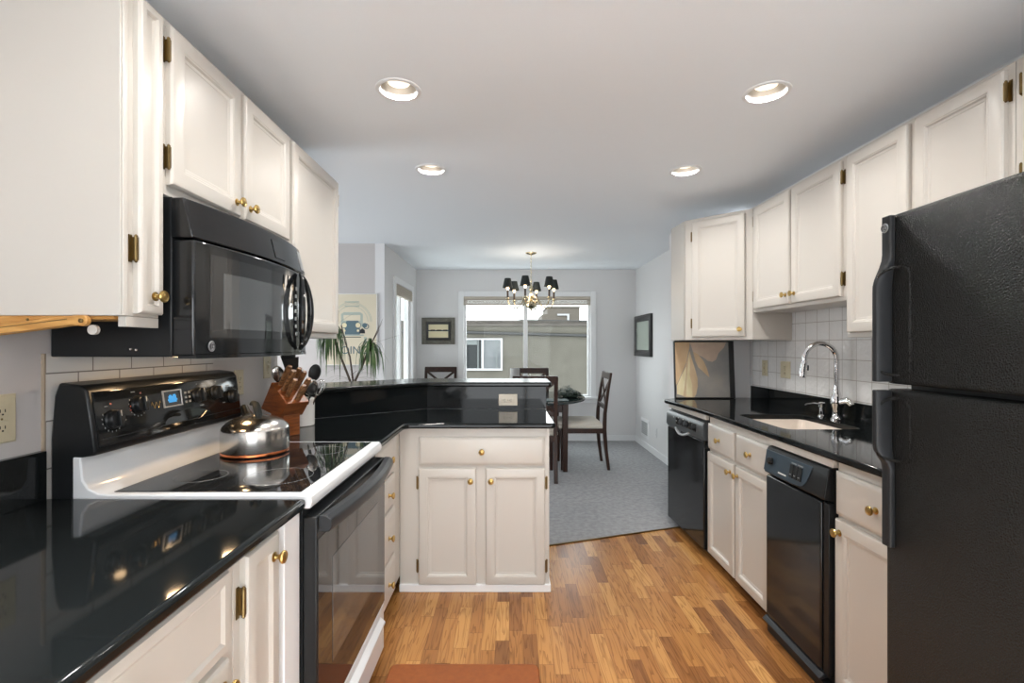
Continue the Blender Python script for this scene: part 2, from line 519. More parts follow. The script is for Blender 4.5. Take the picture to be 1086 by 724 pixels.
CANS = [(-0.467, 2.03), (1.097, 2.05), (-0.48, 2.95), (1.088, 2.97), (-0.467, 1.12), (1.09, 1.12), (-0.467, 0.2), (1.09, 0.2), (-0.3, -1.1), (1.0, -1.1), (-2.6, 3.2), (-2.6, 4.3)]
def plane_with_holes(outer, holes, z0, z1):
    b = B(); bm = b.bm
    for z in (z0, z1):
        edges = []
        for loop in [outer] + holes:
            vs = [bm.verts.new((x, y, z)) for x, y in loop]
            edges += [bm.edges.new((vs[i], vs[(i + 1) % len(vs)])) for i in range(len(vs))]
        bmesh.ops.triangle_fill(bm, use_beauty=True, use_dissolve=False, edges=edges)
    for loop in [outer] + holes:
        n = len(loop)
        for i in range(n):
            (xa, ya), (xb, yb) = loop[i], loop[(i + 1) % n]
            b.poly([(xa, ya, z0), (xb, yb, z0), (xb, yb, z1), (xa, ya, z1)])
    bmesh.ops.remove_doubles(bm, verts=bm.verts, dist=1e-6)
    return b
def circ(x, y, r, n=32):
    return [(x + r * math.cos(2 * PI * i / n), y + r * math.sin(2 * PI * i / n)) for i in range(n)]
struct(plane_with_holes([(-4.3, -2.3), (2.03, -2.3), (2.03, 6.96), (-4.3, 6.96)], [circ(x, y, 0.078) for x, y in CANS], CEIL, CEIL + 0.02).build('ceiling', 'ceiling'))
struct(B().box(-4.3, 2.03, -2.3, 6.96, CEIL + 0.20, CEIL + 0.24).build('ceiling_deck', 'cabin'))

def wall_y(y0, y1, x0, x1, hole=None, z1=CEIL):    # wall lying along x
    b = B()
    if not hole: return b.box(x0, x1, y0, y1, 0, z1)
    a0, a1, c0, c1 = hole
    b.box(x0, a0, y0, y1, 0, z1); b.box(a1, x1, y0, y1, 0, z1)
    b.box(a0, a1, y0, y1, c1, z1)
    if c0 > 0: b.box(a0, a1, y0, y1, 0, c0)
    return b
def wall_x(x0, x1, y0, y1, hole=None, z1=CEIL):    # wall lying along y
    b = B()
    if not hole: return b.box(x0, x1, y0, y1, 0, z1)
    a0, a1, c0, c1 = hole
    b.box(x0, x1, y0, a0, 0, z1); b.box(x0, x1, a1, y1, 0, z1)
    b.box(x0, x1, a0, a1, c1, z1)
    if c0 > 0: b.box(x0, x1, a0, a1, 0, c0)
    return b
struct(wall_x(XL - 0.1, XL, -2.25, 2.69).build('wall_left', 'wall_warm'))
struct(wall_x(XR, XR + 0.13, -2.25, 3.80).build('wall_right', 'wall'))
struct(wall_y(3.80, 3.92, 1.305, 2.03, None, 2.27).build('wall_divider', 'wall'))
struct(wall_x(1.805, 2.03, 3.92, 6.86).build('wall_dining_right', 'wall'))
struct(wall_y(6.86, 6.96, -1.42, 2.03, (-0.655, 1.165, 0.61, 2.062)).build('wall_back', 'wall'))
struct(wall_x(-1.42, -1.32, 5.09, 6.86, (5.53, 6.47, 0.61, 2.085)).build('wall_dining_left', 'wall'))
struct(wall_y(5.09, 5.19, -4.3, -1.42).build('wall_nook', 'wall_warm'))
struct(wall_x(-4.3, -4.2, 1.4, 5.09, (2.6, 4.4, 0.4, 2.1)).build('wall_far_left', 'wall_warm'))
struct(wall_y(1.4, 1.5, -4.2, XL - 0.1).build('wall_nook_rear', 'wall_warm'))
struct(wall_y(-2.3, -2.25, XL - 0.1, 2.03, (-0.9, 1.5, 0.03, 2.1)).build('wall_behind', 'wall'))

# baseboards
bb = B().box(-1.32, 1.805, 6.845, 6.86, 0, 0.085)
struct(bb.build('baseboard_back', 'trim', bevel=0.004))
struct(B().box(1.79, 1.805, 3.92, 6.845, 0, 0.085).build('baseboard_right', 'trim', bevel=0.004))
struct(B().box(-1.32, -1.305, 5.09, 6.845, 0, 0.085).build('baseboard_left', 'trim', bevel=0.004))

# dining window
w = struct(B().box(-0.655, 1.165, 6.88, 6.90, 0.61, 0.64).build('window_1', 'trim'))
f = B()
f.box(-0.655, -0.615, 6.885, 6.945, 0.61, 2.062); f.box(1.125, 1.165, 6.885, 6.945, 0.61, 2.062)
f.box(-0.615, 1.125, 6.885, 6.945, 0.61, 0.655); f.box(-0.615, 1.125, 6.885, 6.945, 2.02, 2.062)
f.box(0.205, 0.265, 6.89, 6.94, 0.655, 2.02)
f.build('window_frame', 'trim', w, bevel=0.004)
c = B()
c.box(-0.726, -0.648, 6.835, 6.861, 0.543, 2.13); c.box(1.158, 1.237, 6.835, 6.861, 0.543, 2.13)
c.box(-0.648, 1.158, 6.835, 6.861, 2.055, 2.13); c.box(-0.648, 1.158, 6.835, 6.861, 0.543, 0.61)
c.build('window_casing', 'trim', w, bevel=0.005)
B().box(-0.75, 1.26, 6.80, 6.90, 0.605, 0.63).build('window_sill', 'trim', w, bevel=0.004)
B().box(-0.615, 1.125, 6.912, 6.918, 0.655, 2.02).build('window_pane', 'glass', w)
def fold_shade(pts_fn, lo, hi, n):
    b = B(); prev = None
    for i in range(n + 1):
        z = hi + (lo - hi) * i / n
        d = 0.022 if i % 2 else 0.0
        cur = pts_fn(d, z)
        if prev:
            b.poly([prev[0], prev[1], cur[1], cur[0]])
        prev = cur
    return b
sh = B().box(-0.648, 1.158, 6.84, 6.875, 2.015, 2.055)
o = tag(sh.build('window_shade', 'shade_beige', bevel=0.004), 'wide beige pleated shade drawn up at top of the dining window', 'window shade')
p_ = B()
for i in range(4):
    z = 2.012 - i * 0.016
    p_.extr([(-0.648, 6.842, z), (-0.648, 6.868, z + 0.003), (-0.648, 6.868, z - 0.012), (-0.648, 6.842, z - 0.009)], (1.806, 0, 0))
p_.box(-0.648, 1.158, 6.838, 6.872, 1.935, 1.953)
p_.build('pleats', 'shade_beige', o)

# side window in the dining left wall
w = struct(B().box(-1.40, -1.38, 5.53, 6.47, 0.61, 0.64).build('window_2', 'trim'))
f = B()
f.box(-1.405, -1.345, 5.53, 5.575, 0.61, 2.085); f.box(-1.405, -1.345, 6.425, 6.47, 0.61, 2.085)
f.box(-1.405, -1.345, 5.575, 6.425, 0.61, 0.655); f.box(-1.405, -1.345, 5.575, 6.425, 2.04, 2.085)
f.box(-1.40, -1.35, 5.97, 6.03, 0.655, 2.04)
f.build('window_frame', 'trim', w, bevel=0.004)
c = B()
c.box(-1.321, -1.295, 5.465, 5.537, 0.543, 2.155); c.box(-1.321, -1.295, 6.463, 6.535, 0.543, 2.155)
c.box(-1.321, -1.295, 5.537, 6.463, 2.08, 2.155); c.box(-1.321, -1.295, 5.537, 6.463, 0.543, 0.615)
c.build('window_casing', 'trim', w, bevel=0.005)
B().box(-1.378, -1.372, 5.575, 6.425, 0.655, 2.04).build('window_pane', 'glass', w)
o = tag(B().box(-1.342, -1.305, 5.537, 6.463, 1.95, 2.08).build('window_shade', 'shade_beige', bevel=0.004), 'narrow beige shade drawn up at top of the side window by the corner', 'window shade')
p_ = B()
for i in range(4):
    z = 2.06 - i * 0.03
    p_.box(-1.304, -1.298, 5.54, 6.46, z - 0.006, z)
p_.build('pleats', 'shade_beige', o)
# living-room window and rear sliding door (unseen, added to let in light)
w = struct(B().box(-4.27, -4.23, 2.6, 4.4, 0.4, 0.44).build('added_window', 'trim'))
B().box(-4.27, -4.23, 2.6, 2.65, 0.44, 2.1).box(-4.27, -4.23, 4.35, 4.4, 0.44, 2.1).box(-4.27, -4.23, 2.65, 4.35, 2.05, 2.1).box(-4.27, -4.23, 3.47, 3.53, 0.44, 2.05).build('window_frame', 'trim', w)
w = struct(B().box(-0.9, 1.5, -2.29, -2.26, 0.0, 0.04).build('door_1', 'trim'))
B().box(-0.9, -0.85, -2.29, -2.26, 0.04, 2.1).box(1.45, 1.5, -2.29, -2.26, 0.04, 2.1).box(-0.85, 1.45, -2.29, -2.26, 2.05, 2.1).box(0.27, 0.33, -2.29, -2.26, 0.04, 2.05).build('door_frame', 'trim', w)

# wall tile fields (skin on the walls)
struct(B().box(XL, XL + 0.008, 1.335, 2.09, 0.90, 1.34).build('trim_tile_left', 'tile_left'))
struct(B().box(XL, XL + 0.0085, 1.330, 1.335, 0.90, 1.34).build('trim_tile_edge', 'grout_edge'))
struct(B().box(XR - 0.008, XR, 1.40, 3.74, 0.95, 1.60).build('trim_tile_right', 'tile_right'))

# ------------------------------------------------------------------ outside
tag(B().box(-40, 40, 9, 60, -3.1, -3.0).build('ground', 'asphalt'), 'grey ground beyond the dining window', 'ground')['kind'] = 'structure'
nb = thing('neighbour_building', (-1, 14, -3.0), 'flat-roofed beige stucco building across from the dining window', 'building')
B().box(-9, 9, 12.0, 20, -3.0, 1.84).build('wall', 'stucco', nb)
B().box(-9, 9, 11.96, 20.05, 1.84, 1.93).build('parapet_band', 'parapet', nb, bevel=0.01)
B().box(-9.02, 9.02, 11.93, 20.08, 1.93, 1.985).build('parapet_cap', 'parapet', nb, bevel=0.01)
B().tube([(-9, 11.955, 1.75), (-1.1, 11.955, 1.685), (0.4, 11.955, 1.645), (2.0, 11.955, 1.605), (9, 11.955, 1.5)], 0.036, 8).build('conduit', 'conduit', nb)
B().tube([(-9, 11.9, 2.5), (-1.1, 11.9, 2.06), (0.38, 11.9, 1.99), (2.0, 11.9, 1.965), (9, 11.9, 1.96)], 0.012, 6).build('cable', 'conduit', nb)
wf = B()
x0, x1, z0, z1 = -1.19, -0.165, 0.735, 1.535
wf.box(x0, x1, 11.95, 12.02, z0, z0 + 0.05).box(x0, x1, 11.95, 12.02, z1 - 0.04, z1).box(x0, x0 + 0.05, 11.95, 12.02, z0 + 0.05, z1 - 0.04).box(x1 - 0.05, x1, 11.95, 12.02, z0 + 0.05, z1 - 0.04).box(-0.69, -0.635, 11.95, 12.02, z0 + 0.05, z1 - 0.04)
wn = wf.build('window', 'far_trim2', nb, bevel=0.005)
B().box(-1.14, -0.69, 11.985, 11.995, z0 + 0.05, z1 - 0.04).build('left_pane', 'dark_room', wn)
B().box(-0.635, -0.215, 11.985, 11.995, z0 + 0.05, z1 - 0.04).build('right_pane', 'grey_pane', wn)
for x_ in (-0.79, -0.33):
    B().box(x_, x_ + 0.03, 11.972, 11.984, z0 + 0.05, z1 - 0.04).build('curtain_edge', 'far_trim', wn)
B().box(-1.14, -0.80, 11.974, 11.984, z1 - 0.16, z1 - 0.04).build('curtain', 'far_trim', wn)
fh = thing('rooftop_house', (2.4, 23, -3.0), 'far beige stair tower rising above the flat roof outside', 'building')
B().box(1.75, 3.23, 22, 25, -3.0, 3.08).box(1.5, 1.75, 22, 25, -3.0, 2.78).build('wall', 'far_house', fh)
B().box(1.72, 3.26, 21.97, 25.03, 3.08, 3.14).build('roof_cap', 'far_house', fh)
B().box(2.2, 2.75, 21.95, 22.0, 2.72, 2.80).box(2.65, 2.75, 21.95, 22.0, 2.45, 2.72).build('window_surround', 'far_trim2', fh)

tag(B().prism([(-0.50, -2.1), (1.20, -2.1), (1.20, 0.55), (-0.50, 0.55)], 0.0003, 0.012).build('reflector', 'ceramic', bevel=0.004), 'pale sheet added on the oak floor behind the viewer to bounce light', 'reflector')  # unseen pale sheet, added to bounce light onto the ceiling

# ------------------------------------------------------------------ fittings shared by the cabinets
X_, Y_, Z_ = V((1, 0, 0)), V((0, 1, 0)), V((0, 0, 1))
DOOR_PROF = [(0, 0), (0, 0.013), (0.004, 0.019), (0.010, 0.021), (0.046, 0.021), (0.050, 0.0185), (0.053, 0.019), (0.058, 0.0125), (0.066, 0.011), (0.068, 0.0095), (0.074, 0.0095)]
DRAW_PROF = [(0, 0), (0, 0.012), (0.003, 0.014), (0.016, 0.021), (0.020, 0.022)]
def knob(O, Nn, parent):
    return B().lathe([(0.012, 0), (0.0125, 0.002), (0.007, 0.004), (0.0055, 0.008), (0.006, 0.013), (0.011, 0.017), (0.0155, 0.021), (0.0165, 0.024), (0.0150, 0.0275), (0.0115, 0.0285), (0.010, 0.0275), (0.006, 0.029), (0.001, 0.030)], O, Nn, 20).build('knob', 'brass', parent, label='turned brass knob')
def hinge(O, U, Nn, parent, h=0.070):   # O = centre on the frame, U = towards the door
    O, U, Nn = V(O), V(U), V(Nn)
    b = B()
    b.obox(O - U * 0.009 - Z_ * h / 2, U, Z_, Nn, 0.010, h, 0.0025)
    b.obox(O + U * 0.000 - Z_ * h * 0.42, U, Z_, Nn, 0.006, h * 0.84, 0.016)
    b.tube([O - Z_ * h * 0.42 + Nn * 0.013, O + Z_ * h * 0.42 + Nn * 0.013], 0.0045, 8)
    b.lathe([(0.0035, 0), (0.0045, 0.003), (0.001, 0.007)], O + Z_ * h * 0.42 + Nn * 0.013, (0, 0, 1), 8)
    b.lathe([(0.0035, 0), (0.0045, 0.003), (0.001, 0.007)], O - Z_ * h * 0.42 + Nn * 0.013, (0, 0, -1), 8)
    return b.build('hinge', 'bronze', parent, label='antique brass hinge')
def door(parent, O, U, Nn, w, h, knob_uv=None, hinges=None, name='door', prof=DOOR_PROF):
    O, U, Nn = V(O), V(U), V(Nn)
    d = B().rings(O, U, Z_, Nn, w, h, prof).build(name, 'cab', parent, angle=20)
    if knob_uv:
        top = 0.0205 if name == 'door' else 0.0215
        knob(O + U * knob_uv[0] + Z_ * knob_uv[1] + Nn * top, Nn, d)
    for hz, side in (hinges or []):
        at = O + Z_ * hz + (U * (w + 0.006) if side > 0 else U * (-0.006))
        hinge(at, U * (-side), Nn, d)
    return d
def drawer(parent, O, U, Nn, w, h, knob_u=None):
    return door(parent, O, U, Nn, w, h, (knob_u if knob_u else w / 2, h / 2), None, 'drawer', DRAW_PROF)

# ------------------------------------------------------------------ left upper cabinets (fronts face +x)
FX = -0.966                      # face-frame plane
ZT = 2.28
def upper_left(name, y0, y1, zb, label, panel=True):
    t = thing(name, ((XL + FX) / 2, (y0 + y1) / 2, zb), label, 'cabinet', 'white upper cabinets along the left wall')
    B().box(XL + 0.002, FX, y0, y1, zb, ZT).build('body', 'cab', t, bevel=0.002)
    return t
t = upper_left('upper_cabinet', 1.195, 1.325, 1.437, 'narrow white upper cabinet nearest the viewer at the left, broad bare side panel')
door(t, (FX, 1.234, 1.445), Y_, X_, 0.086, 0.818, (0.050, 0.048), [(0.165, -1)], prof=[(0, 0), (0, 0.013), (0.004, 0.019), (0.008, 0.021), (0.022, 0.021), (0.025, 0.018), (0.028, 0.0125), (0.033, 0.0105), (0.034, 0.0105)])
B().box(FX - 0.02, FX, 1.212, 1.325, 1.41, 1.4365).build('bottom_rail', 'cab', t, bevel=0.001)
B().box(FX, FX + 0.006, 1.197, 1.212, 1.437, ZT).build('corner_bead', 'cab', t, bevel=0.002)
t = upper_left('upper_cabinet', 1.327, 2.088, 1.785, 'white two-door upper cabinet above the black microwave')
door(t, (FX, 1.352, 1.815), Y_, X_, 0.35, 0.447, (0.318, 0.045), [(0.075, -1), (0.375, -1)])
door(t, (FX, 1.728, 1.815), Y_, X_, 0.352, 0.447, (0.030, 0.045))
t = upper_left('upper_cabinet', 2.090, 2.690, 1.40, 'tall white single-door upper cabinet at the far end beyond the microwave')
door(t, (FX, 2.114, 1.426), Y_, X_, 0.556, 0.836, (0.03, 0.06), [(0.10, 1), (0.74, 1)])

# wooden cookbook rack that folds away under the near cabinet
rk = thing('cookbook_rack', (-1.16, 1.22, 1.38), 'bare golden oak folding rack hung under the near left cabinet', 'rack')
B().extr([(-1.290, 1.204, 1.385), (-1.05, 1.204, 1.416), (-1.05, 1.204, 1.4365), (-1.290, 1.204, 1.4365)], (0, -0.006, 0)).build('front_rail', 'oak_raw', rk)
B().box(-1.288, -0.99, 1.205, 1.322, 1.428, 1.4365).build('mounting_board', 'oak_raw', rk, bevel=0.001)
ap_ = []
for i in range(13):
    a = -PI / 2 + 0.12 + PI * i / 12
    ap_.append((-1.050 + 0.0135 * math.cos(a), 1.180, 1.4235 + 0.0135 * math.sin(a)))
ap_ += [(-1.075, 1.180, 1.436), (-1.288, 1.180, 1.410), (-1.288, 1.180, 1.386), (-1.075, 1.180, 1.413)]
B().extr(ap_, (0, 0.014, 0)).build('arm', 'oak_raw', rk, bevel=0.002)
B().extr([(-1.285, 1.1795, 1.401), (-1.085, 1.1795, 1.4265), (-1.085, 1.1795, 1.4285), (-1.285, 1.1795, 1.403)], (0, 0.001, 0)).build('groove', 'bronze', rk)
B().lathe([(0.0055, 0), (0.0055, 0.003), (0.003, 0.004)], (-1.050, 1.180, 1.4235), (0, -1, 0), 14).build('pivot', 'bronze', rk)
B().lathe([(0.004, 0), (0.003, 0.002)], (-1.200, 1.1985, 1.427), (0, -1, 0), 10).build('screw', 'bronze', rk)
B().lathe([(0.0125, 0), (0.0125, 0.010)], (-1.046, 1.216, 1.402), (0, -1, 0), 16).build('latch', 'cab', rk, label='small white latch disc')

# ------------------------------------------------------------------ microwave
mw = thing('microwave', (-1.1, 1.716, 1.325), 'glossy black over-the-range microwave under the left upper cabinets', 'microwave')
MY0, MY1 = 1.347, 2.087
B().box(XL + 0.01, -0.945, MY0, MY1, 1.33, 1.78).build('body', 'satin_black', mw, bevel=0.004)
def bow(y):        # front of the bowed door
    t_ = (y - MY0) / (MY1 - MY0)
    return -0.885 + 0.042 * (1 - (2 * t_ - 1) ** 2)
def bowed(y0, y1, z0, z1, off=0.0, back=0.05, n=16, top_lean=0.0):
    b = B(); pts = []
    ys = [y0 + (y1 - y0) * i / n for i in range(n + 1)]
    front = [(bow(y) + off, y) for y in ys]
    rear = [(min(bow(y0), bow(y1)) + off - back, y) for y in reversed(ys)]
    lo = [b.bm.verts.new((x, y, z0)) for x, y in front + rear]
    hi = [b.bm.verts.new((x - (top_lean if i <= n else 0), y, z1)) for i, (x, y) in enumerate(front + rear)]
    k = len(lo)
    for i in range(n):
        b.bm.faces.new([lo[i], lo[i + 1], hi[i + 1], hi[i]])
        j = 2 * n + 1 - i
        b.bm.faces.new([lo[j], lo[j - 1], lo[i + 1], lo[i]][::-1]); b.bm.faces.new([hi[i], hi[i + 1], hi[j - 1], hi[j]])
        b.bm.faces.new([lo[n + 1 + i], lo[n + 2 + i], hi[n + 2 + i], hi[n + 1 + i]])
    b.bm.faces.new([lo[0], hi[0], hi[k - 1], lo[k - 1]]); b.bm.faces.new([lo[n], lo[n + 1], hi[n + 1], hi[n]])
    return b
bowed(MY0, MY1, 1.665, 1.778, 0.0, 0.065, top_lean=0.028).build('vent_panel', 'gloss_black', mw, bevel=0.004)
bowed(MY0, MY1, 1.332, 1.660, 0.002, 0.062).build('door', 'gloss_black', mw, bevel=0.006)
dr = [c for c in mw.children if c.name.startswith('door')][0]
bowed(MY0 + 0.055, MY1 - 0.195, 1.385, 1.628, 0.0028, 0.01).build('door_glass', 'dark_glass', dr)
bowed(MY0 + 0.105, MY1 - 0.225, 1.412, 1.580, 0.0038, 0.01).build('window', 'win_glass_dark', dr)
bowed(MY0 + 0.004, MY1 - 0.004, 1.325, 1.336, 0.004, 0.05).build('bottom_trim', 'gloss_black', mw)
# handle: two bowed bars meeting in points, with control keys between
hy, hz = 1.955, 1.50
for s in (-1, 1):
    pts = []
    for i in range(17):
        a = -1 + 2 * i / 16
        y = hy + s * 0.062 * (1 - a * a) ** 0.75
        pts.append((bow(y) + 0.012 + 0.026 * (1 - a * a) ** 0.6, y, hz + a * 0.150))
    B().tube(pts, [0.007 + 0.006 * (1 - (-1 + 2 * i / 16) ** 2) for i in range(17)], 10).build('handle', 'gloss_black', mw)
for s in (-1, 1):
    kp = B()
    for k in range(7):
        z = hz - 0.09 + k * 0.03
        a = (z - hz) / 0.150
        y = hy + s * (0.036 * (1 - a * a) + 0.001)
        kp.obox((bow(y) + 0.002, y - 0.006, z - 0.008), Y_, Z_, X_, 0.012, 0.014, 0.003)
    kp.build('keypad', 'silver_plastic', mw, bevel=0.002)
def vp(y, z, off): return V((bow(y) - 0.028 * (z - 1.665) / 0.113 + off, y, z))
for nm, ya_, yb_, za_, zb_, m_ in (('display', 1.745, 1.825, 1.682, 1.748, 'dark_glass'), ('badge_plate', 2.022, 2.074, 1.680, 1.758, 'silver_plastic')):
    q_ = [vp(ya_, za_, 0.001), vp(yb_, za_, 0.001), vp(yb_, zb_, 0.001), vp(ya_, zb_, 0.001)]
    B().hexa([v_ - X_ * 0.006 for v_ in q_] + [v_ + X_ * 0.0012 for v_ in q_]).build(nm, m_, mw)
def roundel(O, Nn, U, r, parent):     # round monogram emblem
    O, Nn, U = V(O), V(Nn).normalized(), V(U).normalized(); W = Nn.cross(U)
    e = B().lathe([(r, 0), (r, 0.0015), (r * 0.9, 0.0025), (r * 0.8, 0.002)], O, Nn, 24).build('emblem', 'silver_plastic', parent, label='round silver monogram emblem')
    g = B()
    Oo = O + Nn * 0.0028
    g.ring([Oo + (U * math.cos(a) + W * math.sin(a)) * r * 0.74 for a in [2 * PI * i / 20 for i in range(20)]], r * 0.045, 6)
    for cx, s in ((-0.24, 1), (0.22, -1)):    # two interlaced script letters
        pts = []
        for i in range(15):
            a = 0.5 + i / 14 * 5.0
            rr = 0.30 * (1 - 0.25 * i / 14)
            pts.append(Oo + (U * (cx + rr * math.cos(a)) + W * (0.42 * math.sin(a) * (1 if s > 0 else 0.9))) * r)
        g.tube(pts, r * 0.05, 6)
    g.build('monogram', 'mid_black', e)
    return e
roundel((bow(1.405) + 0.003, 1.405, 1.36), X_, Y_, 0.0155, mw)
for y in (1.56, 1.86):
    B().lathe([(0.026, 0), (0.026, 0.004)], (-1.08, y, 1.3255), (0, 0, 1), 20).build('hood_lamp', 'hood_lens', mw)
for y in (1.56, 1.86):
    l = bpy.data.lights.new('hood light', 'AREA'); l.shape = 'DISK'; l.size = 0.05; l.energy = HOOD_W; l.color = (1, 0.66, 0.36)
    o = bpy.data.objects.new('hood_light', l); COL.objects.link(o); o.location = (-1.08, y, 1.322)
for y_, z_, x_ in ((MY0, 1.352, -1.06), (MY0, 1.35, -1.045), (MY0, 1.74, -0.985)):
    B().lathe([(0.004, 0), (0.003, 0.002)], (x_, y_, z_), (0, -1, 0), 8).build('screw', 'steel', mw)

# ------------------------------------------------------------------ range
RY0, RY1 = 1.347, 2.088
rg = thing('range', (-0.9, (RY0 + RY1) / 2, 0), 'freestanding electric range with white rim, black glass top and black oven door', 'range')
B().box(XL + 0.012, -0.580, RY0 + 0.002, RY1 - 0.002, 0.02, 0.905).build('body', 'satin_black', rg)
prof = [(-0.557, 0.905), (-0.553, 0.925), (-0.557, 0.940), (-0.566, 0.945), (-1.120, 0.945), (-1.150, 0.948), (-1.178, 0.960), (-1.194, 0.985), (-1.200, 1.048), (-1.222, 1.050), (-1.222, 0.905)]
B().extr([(x, RY0 - 0.002, z) for x, z in prof], (0, RY1 - RY0 + 0.004, 0)).build('cooktop_rim', 'white_enamel', rg, bevel=0.004)
B().box(-1.125, -0.592, RY0 + 0.022, RY1 - 0.022, 0.9445, 0.9475).build('glass_top', 'dark_glass', rg, bevel=0.001)
for (bx, by, br) in ((-0.98, 1.53, 0.075), (-0.98, 1.90, 0.10), (-0.73, 1.53, 0.10), (-0.73, 1.90, 0.075)):
    B().ring([(bx + br * math.cos(2 * PI * i / 40), by + br * math.sin(2 * PI * i / 40), 0.9474) for i in range(40)], 0.0006, 4).build('burner_mark', 'grey_mark', rg)
# backguard
bgp = [(-1.285, 0.905), (-1.222, 0.905), (-1.222, 1.045), (-1.165, 1.052), (-1.158, 1.066), (-1.182, 1.232), (-1.198, 1.250), (-1.262, 1.258), (-1.275, 1.22), (-1.285, 1.10)]
B().extr([(x, RY0, z) for x, z in bgp], (0, RY1 - RY0, 0)).build('backguard', 'satin_black', rg, bevel=0.006)
ft = V((-0.024, 0, 0.166)).normalized(); fn = V((ft.z, 0, -ft.x))
def fp(z, y, off=0.0):     # point on the tilted control face
    return V((-1.158 - 0.024 * (z - 1.066) / 0.166, y, z)) + fn * off
cp = rg
B().rings(fp(1.072, RY0 + 0.012), Y_, ft, fn, RY1 - RY0 - 0.024, 0.160, [(0, 0), (0, 0.001), (0.004, 0.003)]).build('control_panel', 'gloss_black', rg)
cp = [c for c in rg.children if c.name.startswith('control_panel')][0]
B().obox(fp(1.092, RY0 + 0.016, 0.003), Y_, ft, fn, RY1 - RY0 - 0.032, 0.0025, 0.0006).build('groove', 'satin_black', cp)
def rknob(y, z, r):
    O = fp(z, y, 0.003)
    k = B().lathe([(r * 1.12, 0), (r * 1.1, 0.004), (r, 0.006), (r * 0.95, 0.018), (r * 0.86, 0.021), (0.001, 0.0215)], O, fn, 28)
    k.obox(O + fn * 0.018 - Y_ * r * 0.22 - ft * r * 0.9, Y_, ft, fn, r * 0.44, r * 1.8, 0.011)
    k = k.build('control_knob', 'satin_black', cp, bevel=0.0015)
    B().obox(O + fn * 0.0285 - Y_ * 0.0008 + ft * r * 0.25, Y_, ft, fn, 0.0016, r * 0.6, 0.0012).build('pointer', 'white_mark', k)
    return k
for y, z, r in ((1.414, 1.145, 0.026), (1.517, 1.176, 0.026), (1.806, 1.176, 0.027), (1.913, 1.1755, 0.026), (2.022, 1.149, 0.026)):
    rknob(y, z, r)
for (y, z, r) in ((1.414, 1.145, 0.026), (1.517, 1.176, 0.026)):
    mk = B()
    for i in range(11):
        a = math.radians(150 + i * 22)
        q = fp(z, y, 0.003) + (Y_ * math.cos(a) + ft * math.sin(a)) * (r * 1.38)
        mk.obox(q - Y_ * 0.0014 - ft * 0.0022, Y_, ft, fn, 0.0028, 0.0044, 0.0004)
    mk.build('dial_scale', 'grey_mark', cp)
for (y, z, wd) in ((1.392, 1.183, 0.012), (1.452, 1.135, 0.012), (1.495, 1.215, 0.016), (1.812, 1.135, 0.024), (1.806, 1.215, 0.006), (1.955, 1.128, 0.016), (1.99, 1.195, 0.026), (1.913, 1.215, 0.014)):
    B().obox(fp(z, y, 0.003), Y_, ft, fn, wd, 0.003, 0.0004).build('marking', 'grey_mark', cp)
for k in range(3):
    for j in range(2):
        B().obox(fp(1.155 + k * 0.016, 1.735 + j * 0.02, 0.003), Y_, ft, fn, 0.011, 0.008, 0.001).build('key', 'grey_mark', cp)
for (y, z) in ((1.412, 1.188), (1.482, 1.160), (1.484, 1.172), (1.53, 1.208)):
    B().obox(fp(z, y, 0.003), Y_, ft, fn, 0.006, 0.005, 0.0004).build('heat_marking', 'red_mark', cp)
pts = []
for i in range(19):
    a = i / 18
    pts.append(fp(1.165 + 0.010 * math.sin(a * 15), 1.572 + a * 0.042, 0.0034))
B().tube(pts, 0.0009, 5).build('script_mark', 'brass', cp)
B().rings(fp(1.150, 1.625, 0.003), Y_, ft, fn, 0.092, 0.058, [(0, 0), (0, 0.004), (0.004, 0.004), (0.005, 0.001)]).build('display_bezel', 'silver_plastic', cp)
B().obox(fp(1.154, 1.630, 0.0045), Y_, ft, fn, 0.082, 0.050, 0.001).build('display', 'dark_glass', cp)
b = B()
for (u, v_, ww, hh) in ((0.0, 0.0, 0.038, 0.022), (-0.004, 0.006, 0.046, 0.006), (0.004, 0.020, 0.012, 0.006), (0.022, 0.018, 0.014, 0.009)):
    b.obox(fp(1.165 + v_, 1.650 + u, 0.0056), Y_, ft, fn, ww, hh, 0.0006)
b.build('clock_display', 'lcd', cp, label='lit blue clock display')
# decorative arch on the panel
arch = [fp(1.094, 1.62, 0.0032)] + [fp(1.094 + 0.038 * math.sin(PI * i / 14), 1.745 - 0.125 * math.cos(PI * i / 14), 0.0032) for i in range(15)]
B().extr(arch[1:], fn * 0.0012).build('arch_trim', 'dark_glass', cp)
# oven door, window, handle, drawer
od = B().box(-0.580, -0.540, RY0 + 0.004, RY1 - 0.004, 0.255, 0.880).build('oven_door', 'satin_black', rg, bevel=0.004)
B().box(-0.5405, -0.5385, RY0 + 0.010, RY1 - 0.010, 0.262, 0.815).build('oven_glass', 'dark_glass', od)
B().box(-0.5395, -0.5375, RY0 + 0.12, RY1 - 0.12, 0.40, 0.72).build('oven_window', 'win_glass_dark', od)
hp = []
for i in range(21):
    a = i / 20
    hp.append((-0.512 + 0.030 * math.sin(PI * a), RY0 + 0.01 + a * (RY1 - RY0 - 0.02), 0.858))
h_ = B(); hpr = [(-0.026, -0.022), (0.004, -0.022), (0.012, -0.006), (0.010, 0.014), (-0.004, 0.024), (-0.026, 0.024)]
prev = None
for p in hp:
    cur = [h_.bm.verts.new((p[0] + a, p[1], p[2] + c_)) for a, c_ in hpr]
    if prev:
        for j in range(6): h_.bm.faces.new([prev[j], prev[(j + 1) % 6], cur[(j + 1) % 6], cur[j]])
    else: h_.bm.faces.new(cur[::-1])
    prev = cur
h_.bm.faces.new(prev)
h_.build('oven_handle', 'mid_black', od, bevel=0.003)
gv = B()
